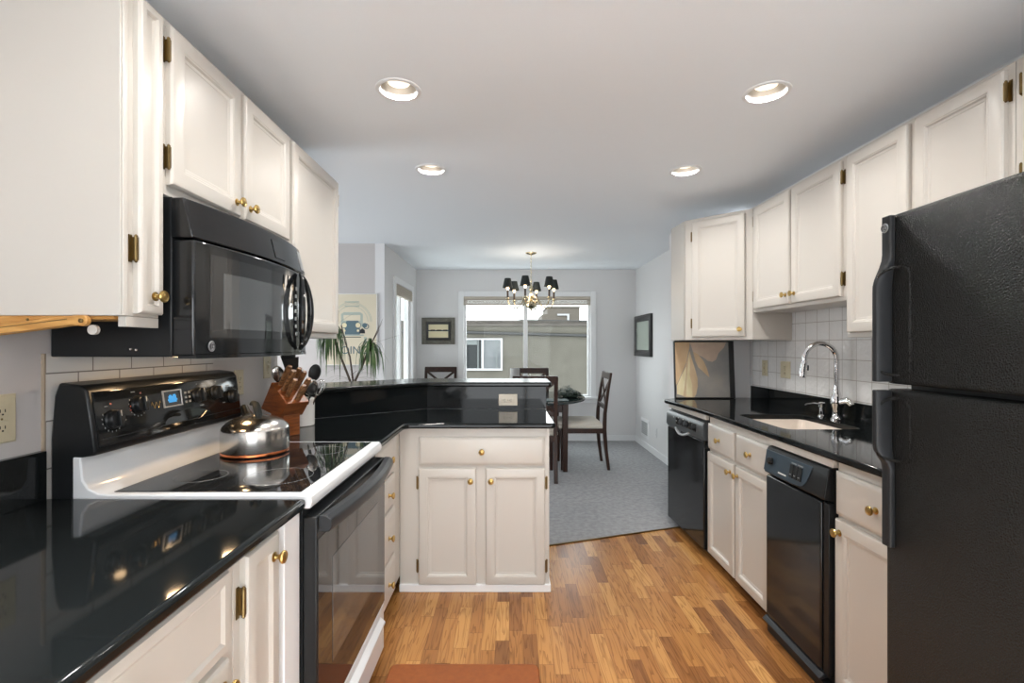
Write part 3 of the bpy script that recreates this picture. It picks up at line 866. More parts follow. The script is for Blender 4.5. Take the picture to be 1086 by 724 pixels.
for k in range(6):
    gv.box(-0.5385, -0.5345, RY0 + 0.06, RY1 - 0.06, 0.826 + k * 0.004 * 0, 0.828)
    break
gv.build('vent_slot', 'mid_black', od)
dw_ = B().box(-0.580, -0.542, RY0 + 0.004, RY1 - 0.004, 0.055, 0.248).build('storage_drawer', 'white_enamel', rg, bevel=0.006)
pr = [(-0.543, 0.185), (-0.522, 0.190), (-0.520, 0.200), (-0.543, 0.222)]
B().extr([(x, RY0 + 0.06, z) for x, z in pr], (0, RY1 - RY0 - 0.12, 0)).build('drawer_pull', 'white_enamel', dw_, bevel=0.004)
lg = B()
for y in (RY0 + 0.05, RY1 - 0.05):
    for x in (-0.62, -1.22):
        lg = B().lathe([(0.018, 0), (0.018, 0.012), (0.010, 0.014), (0.010, 0.022)], (x, y, 0), (0, 0, 1), 12)
        lg.build('leg', 'mid_black', rg)

# ------------------------------------------------------------------ left base cabinets
CZ = 0.937; CT = 0.036
BX = -0.607           # face-frame plane, doors come to -0.585
t = thing('base_cabinet', (-0.93, 0.45, 0), 'white base cabinet with a wide drawer over a door, nearest on the left', 'cabinet', 'white base cabinets of the left run')
B().box(XL + 0.002, BX, -0.2, 1.055, 0.10, 0.9065).build('body', 'cab', t, bevel=0.002)
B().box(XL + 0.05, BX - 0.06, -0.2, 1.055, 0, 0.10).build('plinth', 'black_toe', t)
door(t, (BX, 0.46, 0.722), Y_, X_, 0.555, 0.168, (0.28, 0.084), None, 'drawer', [(0, 0), (0, 0.012), (0.004, 0.019), (0.022, 0.021), (0.030, 0.016), (0.034, 0.016)])
door(t, (BX, 0.46, 0.12), Y_, X_, 0.555, 0.585, (0.525, 0.54), [(0.1, -1), (0.48, -1)])
door(t, (BX, -0.15, 0.722), Y_, X_, 0.57, 0.168, (0.28, 0.084), None, 'drawer', DRAW_PROF)
door(t, (BX, -0.15, 0.12), Y_, X_, 0.57, 0.585, (0.04, 0.54), [(0.1, 1), (0.48, 1)])
t = thing('base_cabinet', (-0.93, 1.2, 0), 'slim white base cabinet with one narrow door beside the range', 'cabinet', 'white base cabinets of the left run')
B().box(XL + 0.002, BX, 1.057, 1.342, 0.10, 0.9065).build('body', 'cab', t, bevel=0.002)
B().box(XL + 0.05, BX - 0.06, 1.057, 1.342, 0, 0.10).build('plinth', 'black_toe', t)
door(t, (BX, 1.082, 0.12), Y_, X_, 0.150, 0.768, (0.118, 0.715), [(0.11, -1), (0.668, -1)], prof=[(0, 0), (0, 0.013), (0.004, 0.019), (0.010, 0.021), (0.036, 0.021), (0.040, 0.018), (0.044, 0.0125), (0.052, 0.0105), (0.056, 0.0105)])
B().box(BX, BX + 0.022, 1.252, 1.342, 0.10, 0.9065).build('filler_strip', 'trim', t, bevel=0.002)

# drawer stack beyond the range and the peninsula cabinet
t = thing('drawer_cabinet', (-0.93, 2.37, 0), 'white stack of four drawers between the range and the peninsula corner', 'cabinet', 'white base cabinets of the left run')
B().box(XL + 0.002, BX, 2.094, 2.665, 0.085, 0.9065).build('body', 'cab', t, bevel=0.002)
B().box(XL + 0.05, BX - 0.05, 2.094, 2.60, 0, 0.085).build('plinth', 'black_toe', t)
for z0, z1 in ((0.722, 0.890), (0.553, 0.708), (0.307, 0.538), (0.100, 0.293)):
    drawer(t, (BX, 2.115, z0), Y_, X_, 0.375, z1 - z0, 0.225)
PY = 2.667            # face-frame plane of the peninsula
t = thing('peninsula_cabinet', (-0.2, 2.9, 0), 'white peninsula cabinet with one wide drawer over two doors', 'cabinet')
B().box(BX, 0.222, PY, 3.225, 0.035, 0.9065).build('body', 'cab', t, bevel=0.002)
B().box(BX, 0.230, PY - 0.014, 3.225, 0, 0.042).build('base_trim', 'trim', t, bevel=0.004)
mY = -Y_
drawer(t, (-0.500, PY, 0.700), X_, mY, 0.698, 0.157)
door(t, (-0.500, PY, 0.043), X_, mY, 0.318, 0.641, (0.288, 0.575), [(0.10, -1), (0.56, -1)])
door(t, (-0.130, PY, 0.043), X_, mY, 0.328, 0.641, (0.030, 0.575), [(0.10, 1), (0.56, 1)])

# worktops on the left
wt = B().prism([(XL + 0.001, -0.2), (-0.565, -0.2), (-0.565, 1.342), (XL + 0.001, 1.342)], 0.907, CZ)
tag(wt.build('worktop', 'granite', bevel=0.010, seg=3), 'near black stone worktop in the left foreground before the range', 'worktop')
t = tag(B().box(XL + 0.001, XL + 0.022, -0.2, 1.325, CZ, CZ + 0.135).build('backsplash_strip', 'granite', bevel=0.002), 'black stone upstand on the near left worktop below the outlet', 'backsplash')
r_ = 0.05
wt = B().prism([(XL + 0.001, 2.093), (-0.565, 2.093), (-0.565, 2.57), (-0.560, 2.60), (-0.545, 2.617), (-0.52, 2.622), (0.24, 2.622), (0.256, 2.638), (0.249, 3.233), (-0.552, 3.233), (-1.125, 2.80), (XL + 0.001, 2.672)], 0.907, CZ)
tag(wt.build('worktop', 'granite', bevel=0.010, seg=3), 'black stone worktop running from the range round onto the peninsula', 'worktop')

# raised breakfast bar: low wall, stone cladding, stone top
bar_ = thing('breakfast_bar', (-0.3, 3.3, 0), 'raised black stone breakfast bar behind the peninsula worktop', 'bar')
B().prism([(0.250, 3.253), (0.250, 3.37), (-0.60, 3.37), (-1.39, 2.775), (-1.39, 2.695), (-1.297, 2.692), (-1.14, 2.812), (-0.558, 3.253)], 0, 1.086).build('low_wall', 'trim', bar_, bevel=0.002)
B().prism([(0.249, 3.235), (0.249, 3.252), (-0.558, 3.252), (-1.292, 2.696), (-1.292, 2.676), (-1.125, 2.802), (-0.552, 3.235)], CZ + 0.0005, 1.086).build('stone_cladding', 'granite', bar_, bevel=0.001)
B().prism([(0.272, 3.205), (0.285, 3.22), (0.285, 3.58), (0.27, 3.60), (-0.68, 3.60), (-1.392, 3.06), (-1.392, 2.70), (-1.29, 2.700), (-1.278, 2.642), (-1.115, 2.765), (-0.545, 3.205)], 1.0865, 1.116).build('bar_top', 'granite_bar', bar_, bevel=0.009, seg=3)

# ------------------------------------------------------------------ right base run (fronts face -x)
RZ = 0.950
RX = 1.272            # face-frame plane; doors come to 1.250
mX = -X_
def base_right(name, y0, y1, label):
    t = thing(name, (1.6, (y0 + y1) / 2, 0), label, 'cabinet', 'white base cabinets of the sink run')
    B().box(RX, XR - 0.003, y0, y1, 0.055, 0.9215).build('body', 'cab', t, bevel=0.002)
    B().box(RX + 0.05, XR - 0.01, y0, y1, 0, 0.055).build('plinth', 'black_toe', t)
    return t
t = thing('sink_cabinet', (1.6, 2.68, 0), 'white sink base cabinet with two drawers over two doors by the dishwasher', 'cabinet', 'white base cabinets of the sink run')
B().box(RX, XR - 0.003, 2.318, 3.045, 0.055, 0.70).box(RX, RX + 0.05, 2.318, 3.045, 0.70, 0.9215).box(RX + 0.05, XR - 0.003, 2.318, 2.335, 0.70, 0.9215).box(RX + 0.05, XR - 0.003, 3.028, 3.045, 0.70, 0.9215).build('body', 'cab', t)
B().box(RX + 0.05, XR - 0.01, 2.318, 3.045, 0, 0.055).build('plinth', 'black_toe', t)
# local u runs towards the camera on this side
for ya, yb, kd, hs in ((3.040, 2.690, 0.315, -1), (2.668, 2.324, 0.030, 1)):
    drawer(t, (RX, ya, 0.715), mY, mX, ya - yb, 0.158)
    door(t, (RX, ya, 0.060), mY, mX, ya - yb, 0.635, (kd, 0.585))
t = base_right('base_cabinet', 1.412, 1.858, 'white base cabinet with a drawer over one door between the trash compactor and fridge')
drawer(t, (RX, 1.852, 0.716), mY, mX, 0.425, 0.165)
door(t, (RX, 1.852, 0.060), mY, mX, 0.425, 0.640, (0.030, 0.592))

# dishwasher
dwr = thing('dishwasher', (1.5, 3.36, 0), 'glossy black dishwasher at the far end of the sink run', 'dishwasher')
da = V((1.243, 3.052, 0)); db = V((1.216, 3.690, 0))      # near and far front corners
du = (db - da).normalized(); dn = V((-du.y, du.x, 0)).normalized()
dl = (db - da).length
def dpt(u, n_, z): return da + du * u + dn * n_ + Z_ * z
B().hexa([dpt(0, -0.6, 0.05), dpt(0, -0.03, 0.05), dpt(dl, -0.03, 0.05), dpt(dl, -0.56, 0.05), dpt(0, -0.6, 0.885), dpt(0, -0.03, 0.885), dpt(dl, -0.03, 0.885), dpt(dl, -0.56, 0.885)]).build('body', 'satin_black', dwr)
B().hexa([dpt(0.02, -0.5, 0.0), dpt(0.02, -0.07, 0.0), dpt(dl - 0.02, -0.07, 0.0), dpt(dl - 0.02, -0.5, 0.0), dpt(0.02, -0.5, 0.05), dpt(0.02, -0.07, 0.05), dpt(dl - 0.02, -0.07, 0.05), dpt(dl - 0.02, -0.5, 0.05)]).build('kick_plate', 'satin_black', dwr)
dd = B()
dd.obox(dpt(0.012, -0.03, 0.060), du, Z_, dn, dl - 0.024, 0.690, 0.034)
dd = dd.build('door', 'gloss_black', dwr, bevel=0.006)
pn = [( -0.03, 0.752), (0.002, 0.752), (0.016, 0.775), (0.012, 0.850), (-0.004, 0.872), (-0.03, 0.874)]
pb = B().extr([dpt(0.012, a, z) for a, z in pn], du * (dl - 0.024))
pb = pb.build('control_panel', 'slate', dwr, bevel=0.004)
kb = B()
kb.obox(dpt(0.10, 0.012, 0.795), du, Z_, dn, 0.34, 0.048, 0.003)
kb.build('key_strip', 'gloss_black', pb)
for u in (0.26, 0.34):
    B().lathe([(0.021, 0), (0.020, 0.012), (0.012, 0.016), (0.001, 0.017)], dpt(u, 0.015, 0.820), dn, 18).build('button', 'mid_black', pb)
B().lathe([(0.024, 0), (0.022, 0.014), (0.015, 0.020), (0.001, 0.021)], dpt(0.125, 0.014, 0.822), dn, 22).build('dial', 'satin_black', pb)
for u, z in ((0.11, 0.828), (0.30, 0.842), (0.38, 0.842), (0.42, 0.815), (0.20, 0.842), (0.47, 0.835)):
    B().obox(dpt(u, 0.0155, z), du, Z_, dn, 0.016, 0.006, 0.001).build('marking', 'white_mark', pb)
pts = []
for i in range(15):
    a = -1 + 2 * i / 14
    pts.append(dpt(dl / 2 + a * 0.115, 0.016 + 0.014 * (1 - a * a), 0.768 - 0.028 * (1 - a * a)))
B().tube(pts, 0.008, 8).build('handle', 'silver_plastic', pb, label='curved grey handle lip')
b = B(); b.obox(dpt(0.025, 0.004, 0.64), du, Z_, dn, 0.012, 0.10, 0.002)
b.build('badge', 'mid_black', dd)

tag(B().obox(dpt(0.004, -0.03, 0.888), du, Z_, dn, dl - 0.008, 0.0335, 0.022).build('cabinet_rail', 'cab', bevel=0.001), 'cream painted rail between the worktop edge and the dishwasher', 'rail')
tag(B().box(1.252, 1.274, 1.862, 2.314, 0.888, 0.9215).build('cabinet_rail', 'cab', bevel=0.001), 'cream painted rail between the worktop edge and the trash compactor', 'rail')

# trash compactor
tc = thing('trash_compactor', (1.5, 2.09, 0), 'narrow black trash compactor with slate control panel between the sink cabinets', 'trash compactor')
TY0, TY1 = 1.866, 2.310
B().box(1.262, 1.85, TY0, TY1, 0.0, 0.885).build('body', 'satin_black', tc)
cpp = [(1.262, 0.755), (1.228, 0.758), (1.224, 0.770), (1.240, 0.872), (1.246, 0.880), (1.262, 0.884)]
cb_ = B().extr([(x, TY0 + 0.004, z) for x, z in cpp], (0, TY1 - TY0 - 0.004, 0)).build('control_head', 'satin_black', tc, bevel=0.003)
tU = mY; tW = V((0.016, 0, 0.102)).normalized(); tN = V((-tW.z, 0, tW.x))
def tp(u, w_, off=0.0): return V((1.224, TY1 - 0.003, 0.770)) + tU * u + tW * w_ + tN * off
outl = [(0.0, 0.0), (0.02, -0.004), (0.26, -0.004), (0.30, 0.004), (0.325, 0.03), (0.345, 0.085), (0.348, 0.098), (0.0, 0.098)]
B().extr([tp(u, w_, 0.0005) for u, w_ in outl], tN * 0.003).build('control_panel', 'grey_panel', cb_, bevel=0.001)
B().lathe([(0.017, 0), (0.016, 0.014), (0.012, 0.018), (0.001, 0.0185)], tp(0.055, 0.052, 0.0035), tN, 18).build('dial', 'satin_black', cb_)
for i in range(3):
    B().obox(tp(0.205 + i * 0.030, 0.018, 0.0035), tU, tW, tN, 0.026, 0.058, 0.004).build('rocker_switch', 'satin_black', cb_, bevel=0.001)
for i in range(2):
    B().obox(tp(0.208 + i * 0.045, 0.079, 0.0035), tU, tW, tN, 0.036, 0.005, 0.0004).build('marking', 'grey_mark', cb_)
for i in range(3):
    B().obox(tp(0.210 + i * 0.030, 0.030, 0.0078), tU, tW, tN, 0.012, 0.004, 0.0004).build('marking', 'grey_mark', cb_)
bt = B()
bt.obox(tp(0.120, 0.012, 0.0036), tU, tW, tN, 0.062, 0.0065, 0.0006)
bt.build('maker_mark', 'white_mark', cb_)
td = B().box(1.232, 1.262, TY0 + 0.036, TY1 - 0.003, 0.078, 0.746).build('door', 'gloss_black', tc, bevel=0.006)
B().box(1.240, 1.262, TY0, TY0 + 0.033, 0.07, 0.746).build('side_strip', 'satin_black', tc, bevel=0.003)
pd = [(1.262, 0.062), (1.222, 0.050), (1.214, 0.056), (1.232, 0.073), (1.262, 0.073)]
B().extr([(x, TY0 + 0.02, z) for x, z in pd], (0, TY1 - TY0 - 0.02, 0)).build('foot_pedal', 'mid_black', tc, bevel=0.003)
B().extr([(1.262, TY0, 0), (1.236, TY0, 0.0), (1.234, TY0, 0.040), (1.262, TY0, 0.049)], (0, TY1 - TY0 - 0.01, 0)).build('toe_plate', 'satin_black', tc, bevel=0.002)

# right worktop with sink cut-out
SX0, SX1, SY0, SY1 = 1.365, 1.745, 2.37, 2.87
outer = [(1.236, 1.412), (1.236, 3.0), (1.226, 3.2), (1.206, 3.45), (1.186, 3.665), (1.19, 3.69), (1.205, 3.705), (1.345, 3.798), (XR - 0.001, 3.798), (XR - 0.001, 1.412)]
def rrect(x0, x1, y0, y1, r, n=6):
    pts = []
    for cx, cy, a0 in ((x1 - r, y1 - r, 0), (x0 + r, y1 - r, 90), (x0 + r, y0 + r, 180), (x1 - r, y0 + r, 270)):
        for i in range(n + 1):
            a = math.radians(a0 + 90 * i / n); pts.append((cx + r * math.cos(a), cy + r * math.sin(a)))
    return pts
hole = rrect(SX0, SX1, SY0, SY1, 0.04)
wt = plane_with_holes(outer, [hole], 0.922, RZ)
tag(wt.build('worktop', 'granite', bevel=0.008, seg=3), 'black stone worktop with undermount sink on the right run', 'worktop')
tag(B().box(XR - 0.020, XR - 0.008, 1.42, 3.745, RZ, RZ + 0.10).build('backsplash_strip', 'granite', bevel=0.002), 'black stone upstand below the small white tiles behind the sink', 'backsplash')
sk = B()
lo = rrect(SX0 + 0.012, SX1 - 0.012, SY0 + 0.012, SY1 - 0.012, 0.05)
hi = rrect(SX0 - 0.003, SX1 + 0.003, SY0 - 0.003, SY1 + 0.003, 0.043)
ou = rrect(SX0 - 0.03, SX1 + 0.03, SY0 - 0.03, SY1 + 0.03, 0.05)
ol = rrect(SX0 - 0.012, SX1 + 0.012, SY0 - 0.012, SY1 + 0.012, 0.05)
L = [[sk.bm.verts.new((x, y, z)) for x, y in ring] for ring, z in ((lo, 0.745), (hi, 0.9215), (ou, 0.9215), (ol, 0.73))]
for p, q in zip(L, L[1:]):
    n = len(p)
    for i in range(n): sk.bm.faces.new([p[i], p[(i + 1) % n], q[(i + 1) % n], q[i]])
sk.bm.faces.new(L[0]); sk.bm.faces.new(L[-1][::-1])
sk = tag(sk.build('sink', 'sink'), 'biscuit-coloured undermount sink basin in the right worktop', 'sink')
B().lathe([(0.04, 0), (0.042, 0.003), (0.03, 0.002), (0.001, 0.001)], (1.56, 2.62, 0.7455), (0, 0, 1), 24).build('drain', 'chrome', sk)

# faucet and soap pump
fc = thing('faucet', (1.815, 2.665, RZ), 'tall chrome gooseneck pull-down faucet behind the sink', 'faucet')
B().lathe([(0.030, 0), (0.030, 0.006), (0.024, 0.012), (0.020, 0.03), (0.021, 0.06), (0.030, 0.085), (0.031, 0.11), (0.024, 0.135), (0.016, 0.16), (0.0145, 0.19)], (1.815, 2.665, RZ), (0, 0, 1), 24).build('base', 'chrome', fc)
sp = [(1.815, 2.665, RZ + 0.17), (1.815, 2.665, RZ + 0.30)]
for i in range(13):
    a = PI * i / 12 * 1.03
    sp.append((1.735 + 0.08 * math.cos(a), 2.665 + 0.03 * (1 - math.cos(a)) / 2, RZ + 0.335 + 0.088 * math.sin(a)))
B().tube(sp, 0.0135, 14).build('spout', 'chrome', fc)
e = V(sp[-1])
B().lathe([(0.0140, 0), (0.016, 0.004), (0.0165, 0.02), (0.019, 0.06), (0.021, 0.085), (0.019, 0.095), (0.012, 0.096)], e, V((-0.12, 0.02, -1)), 20).build('spray_head', 'chrome', fc)
B().obox(e + V((0.012, -0.006, -0.055)), X_, Y_, Z_, 0.010, 0.012, 0.03).build('spray_button', 'mid_black', fc, bevel=0.003)
B().tube([(1.822, 2.645, RZ + 0.10), (1.838, 2.615, RZ + 0.112), (1.842, 2.600, RZ + 0.104), (1.843, 2.585, RZ + 0.088)], [0.018, 0.020, 0.018, 0.012], 12).build('lever', 'chrome', fc)
sd = thing('soap_dispenser', (1.82, 2.80, RZ), 'small chrome soap pump left of the faucet', 'soap dispenser')
B().lathe([(0.020, 0), (0.020, 0.005), (0.013, 0.010), (0.012, 0.05), (0.017, 0.055), (0.018, 0.078), (0.015, 0.082), (0.001, 0.083)], (1.82, 2.80, RZ), (0, 0, 1), 20).build('pump_body', 'chrome', sd)
B().tube([(1.815, 2.80, RZ + 0.070), (1.775, 2.802, RZ + 0.074), (1.735, 2.804, RZ + 0.070), (1.725, 2.804, RZ + 0.062)], [0.006, 0.006, 0.005, 0.0045], 10).build('nozzle', 'chrome', sd)

# ------------------------------------------------------------------ right upper cabinets
UX = 1.632           # frame plane; doors come to 1.61
def upper_right(y0, y1, zb, label, x=UX):
    t = thing('upper_cabinet', ((x + XR) / 2, (y0 + y1) / 2, zb), label, 'cabinet', 'white upper cabinets along the right wall')
    B().box(x, XR - (0.009 if zb < 1.6 else 0.002), y0, y1, zb, ZT).build('body', 'cab', t, bevel=0.002)
    return t
t = upper_right(2.322, 3.215, 1.58, 'short white two-door upper cabinet above the faucet')
door(t, (UX, 3.185, 1.602), mY, mX, 0.41, 0.66, (0.378, 0.055), [(0.085, -1), (0.58, -1)])
door(t, (UX, 2.755, 1.602), mY, mX, 0.408, 0.66, (0.032, 0.055), [(0.085, 1), (0.58, 1)])
t = upper_right(1.934, 2.320, 1.40, 'tall white single-door upper cabinet just left of the fridge')
door(t, (UX, 2.302, 1.424), mY, mX, 0.352, 0.838, (0.322, 0.06))
t = upper_right(1.550, 1.932, 1.80, 'white upper cabinet above the far half of the fridge')
door(t, (UX, 1.918, 1.825), mY, mX, 0.345, 0.437, (0.03, 0.05), [(0.365, 1)])
t = upper_right(0.62, 1.548, 1.80, 'white upper cabinet above the near half of the fridge at the picture edge')
door(t, (UX, 1.515, 1.825), mY, mX, 0.42, 0.437, (0.39, 0.05), [(0.08, -1), (0.365, -1)])
door(t, (UX, 1.075, 1.825), mY, mX, 0.42, 0.437, (0.03, 0.05), [(0.08, 1), (0.365, 1)])
# diagonal corner cabinet
ct = thing('corner_cabinet', (1.6, 3.55, 1.40), 'white angled corner upper cabinet above the leaning painting', 'cabinet')
P = V((1.300, 3.545, 0)); Q = V((UX, 3.222, 0))
B().prism([(P.x, P.y), (Q.x, Q.y), (XR - 0.003, 3.218), (XR - 0.003, 3.797), (1.278, 3.797)], 1.40, ZT).build('body', 'cab', ct, bevel=0.002)
cu_ = (Q - P).normalized(); cn = V((cu_.y, -cu_.x, 0))
cl = (Q - P).length
door(ct, P + cu_ * 0.055 + Z_ * 1.422, cu_, cn, cl - 0.10, 0.836, (cl - 0.10 - 0.028, 0.05), [(0.10, -1), (0.73, -1)])
B().obox(V((1.297, 3.560, 1.402)), V((-0.022, 0.252, 0)).normalized(), Z_, V((-1, -0.09, 0)).normalized(), 0.22, ZT - 1.405, 0.004).build('side_panel', 'cab', ct, bevel=0.001)

# ------------------------------------------------------------------ refrigerator
fr = thing('refrigerator', (1.5, 1.0, 0), 'large textured black top-freezer refrigerator at the right edge', 'refrigerator')
FY0, FY1 = 0.63, 1.405
B().box(1.175, XR - 0.02, FY0, FY1, 0.03, 1.725).build('body', 'satin_black', fr, bevel=0.004)
B().box(1.20, XR - 0.03, FY0 + 0.03, FY1 - 0.03, 0, 0.03).build('plinth', 'black_toe', fr)
fz = B().box(1.100, 1.168, FY0, FY1 + 0.002, 1.252, 1.738).build('freezer_door', 'fridge', fr, bevel=0.012, seg=3)
fd = B().box(1.100, 1.168, FY0, FY1 + 0.002, 0.06, 1.238).build('fridge_door', 'fridge', fr, bevel=0.012, seg=3)
B().box(1.168, 1.176, FY0 + 0.01, FY1 - 0.008, 0.07, 1.725).build('door_gasket', 'mid_black', fr)
def fridge_handle(door_, z_far, z_loop_end, z_loop_start, sgn):
    # outer grip: flat bar bulging off the far edge of the door; z_far = tail end, loop between the other two
    b = B()
    n = 26; prev = None
    for i in range(n + 1):
        a = i / n
        z = z_loop_start + (z_far - z_loop_start) * a
        frac = (z - z_loop_start) / (z_loop_end - z_loop_start)
        if frac <= 0.82: out, wd = 0.046, 0.024
        elif frac <= 1.12:
            k = (frac - 0.82) / 0.30; k = k * k * (3 - 2 * k)
            out, wd = 0.046 - 0.030 * k, 0.024 + 0.010 * k
        else: out, wd = 0.016, 0.034
        yo = FY1 - 0.001
        cur = [b.bm.verts.new(q) for q in ((1.1005, yo, z), (1.1005 - out * 0.8, yo, z), (1.1005 - out, yo - 0.006, z), (1.1005 - out, yo - wd + 0.004, z), (1.1005 - out + 0.012 * (1 if out > 0.03 else 0.4), yo - wd, z), (1.1005, yo - wd, z))]
        if prev:
            for j in range(6): b.bm.faces.new([prev[j], prev[(j + 1) % 6], cur[(j + 1) % 6], cur[j]])
        else: b.bm.faces.new(cur)
        prev = cur
    b.bm.faces.new(prev[::-1])
    h = b.build('handle', 'fridge_handle', door_, bevel=0.004, label='charcoal moulded grip')
    # rim of the finger pocket
    y0, y1 = FY1 - 0.085, FY1 - 0.018
    za, zb = sorted((z_loop_start + sgn * 0.020, z_loop_end + sgn * 0.0))
    cy, r = (y0 + y1) / 2, (y1 - y0) / 2
    pts = []
    for i in range(13): pts.append((cy + r * math.cos(PI * i / 12), zb - r + r * math.sin(PI * i / 12)))
    for i in range(13): pts.append((cy - r * math.cos(PI * i / 12), za + r * 0.5 - r * 0.5 * math.sin(PI * i / 12)))
    B().ring([(1.1005 - 0.036 * max(0, (y - cy) / r), y, z) for y, z in pts], 0.0045, 10).build('grip_rim', 'fridge', h)
    return h
h = fridge_handle(fz, 1.735, 1.585, 1.258, 1)
roundel((1.0835, FY1 - 0.018, 1.700), mX, mY, 0.0135, h)
fridge_handle(fd, 0.785, 1.035, 1.234, -1)

# ------------------------------------------------------------------ things on the left worktops
kt = thing('kettle', (-0.985, 1.868, 0.9475), 'polished steel tea kettle with black handle on the range', 'kettle')
K = V((-0.985, 1.868, 0.9477))
B().lathe([(0.118, 0.012), (0.1205, 0.018), (0.1205, 0.092), (0.119, 0.098), (0.114, 0.106), (0.100, 0.120), (0.078, 0.133), (0.048, 0.142), (0.020, 0.146), (0.001, 0.147)], K, (0, 0, 1), 48).build('kettle_body', 'steel', kt)
B().lathe([(0.112, 0), (0.118, 0.002), (0.1208, 0.005), (0.1208, 0.009), (0.1195, 0.0125), (0.10, 0.0125)], K, (0, 0, 1), 48).build('copper_base', 'copper', kt, label='copper bottom ring')
B().lathe([(0.018, 0), (0.016, 0.006), (0.012, 0.010)], K + V((0, 0, 0.142)), (0, 0, 1), 20).build('handle_mount', 'steel', kt)
hd = [K + V(p) for p in ((0.020, -0.020, 0.130), (0.022, -0.022, 0.150), (0.012, -0.012, 0.175), (0.0, 0.0, 0.188), (-0.018, 0.018, 0.190), (-0.035, 0.035, 0.182))]
B().tube(hd, [0.012, 0.014, 0.015, 0.013, 0.012, 0.008], 12, 0.7).build('handle', 'lamp_black', kt)
B().tube([K + V(p) for p in ((-0.06, 0.06, 0.125), (-0.085, 0.085, 0.145), (-0.10, 0.10, 0.165))], [0.022, 0.017, 0.014], 14).build('spout', 'steel', kt)

kb = thing('knife_block', (-1.06, 2.30, CZ), 'cherry wood knife block on the black worktop behind the range', 'knife block')
KB = V((-1.046, 2.228, CZ + 0.0003))
ku = V((0.85, -0.53, 0)).normalized(); kv = V((0.53, 0.85, 0)).normalized()   # ku: towards the room, kv: along the front
def kp_(u, v_, z): return KB + ku * u + kv * v_ + Z_ * z
B().hexa([kp_(-0.10, 0, 0), kp_(0, 0, 0), kp_(0, 0.085, 0), kp_(-0.10, 0.085, 0), kp_(-0.10, 0, 0.105), kp_(0, 0, 0.10), kp_(0, 0.085, 0.10), kp_(-0.10, 0.085, 0.105)]).build('foot', 'block_wood', kb, bevel=0.002)
body = [(-0.160, 0.122), (-0.008, 0.090), (0.046, 0.158), (-0.072, 0.252)]
B().extr([kp_(u, -0.014, z) for u, z in body], kv * 0.118).build('block', 'block_wood', kb, bevel=0.003)
kd = (kp_(0.046, 0, 0.158) - kp_(-0.072, 0, 0.252)).normalized()        # along slanted top
kn = V((0.0, 0, 0)) + (ku * 0.62 + Z_ * 0.78).normalized()
for i, (a, c_, ln, rr) in enumerate(((0.022, 0.022, 0.115, 0.0125), (0.022, 0.080, 0.100, 0.012), (0.060, 0.020, 0.120, 0.0135), (0.060, 0.080, 0.112, 0.012), (0.098, 0.016, 0.100, 0.012), (0.128, 0.050, 0.088, 0.011), (0.104, 0.082, 0.105, 0.012))):
    base = kp_(-0.072, 0, 0.252) + kd * a + kv * c_
    k_ = thing('kitchen_knife', base, ['', ''][0] or 'kitchen knife', 'knife', 'knives in the cherry block')
    pts = [base - kn * 0.004, base + kn * 0.012, base + kn * ln * 0.5, base + kn * ln * 0.85, base + kn * ln]
    rr *= 1.2
    B().tube(pts, [rr * 0.85, rr * 0.9, rr, rr * 1.1, rr * 0.8], 10, 0.75).build('handle', 'handle_wood', k_)
    B().obox(base - kn * 0.03 - kd * 0.007 - kv * 0.001, kd, kn, kv, 0.014, 0.030, 0.002).build('blade', 'steel', k_)
    k_['label'] = ['wooden-handled knife at upper left of the block, nearest the wall', 'wooden-handled knife at upper rear of the block', 'long-handled knife in the middle of the front row of the block', 'wooden-handled knife in the middle of the rear row of the block', 'wooden-handled knife lowest in the front row of the block', 'short wooden-handled knife between the two lowest ones', 'wooden-handled knife lowest in the rear row, beside the white crock'][i]

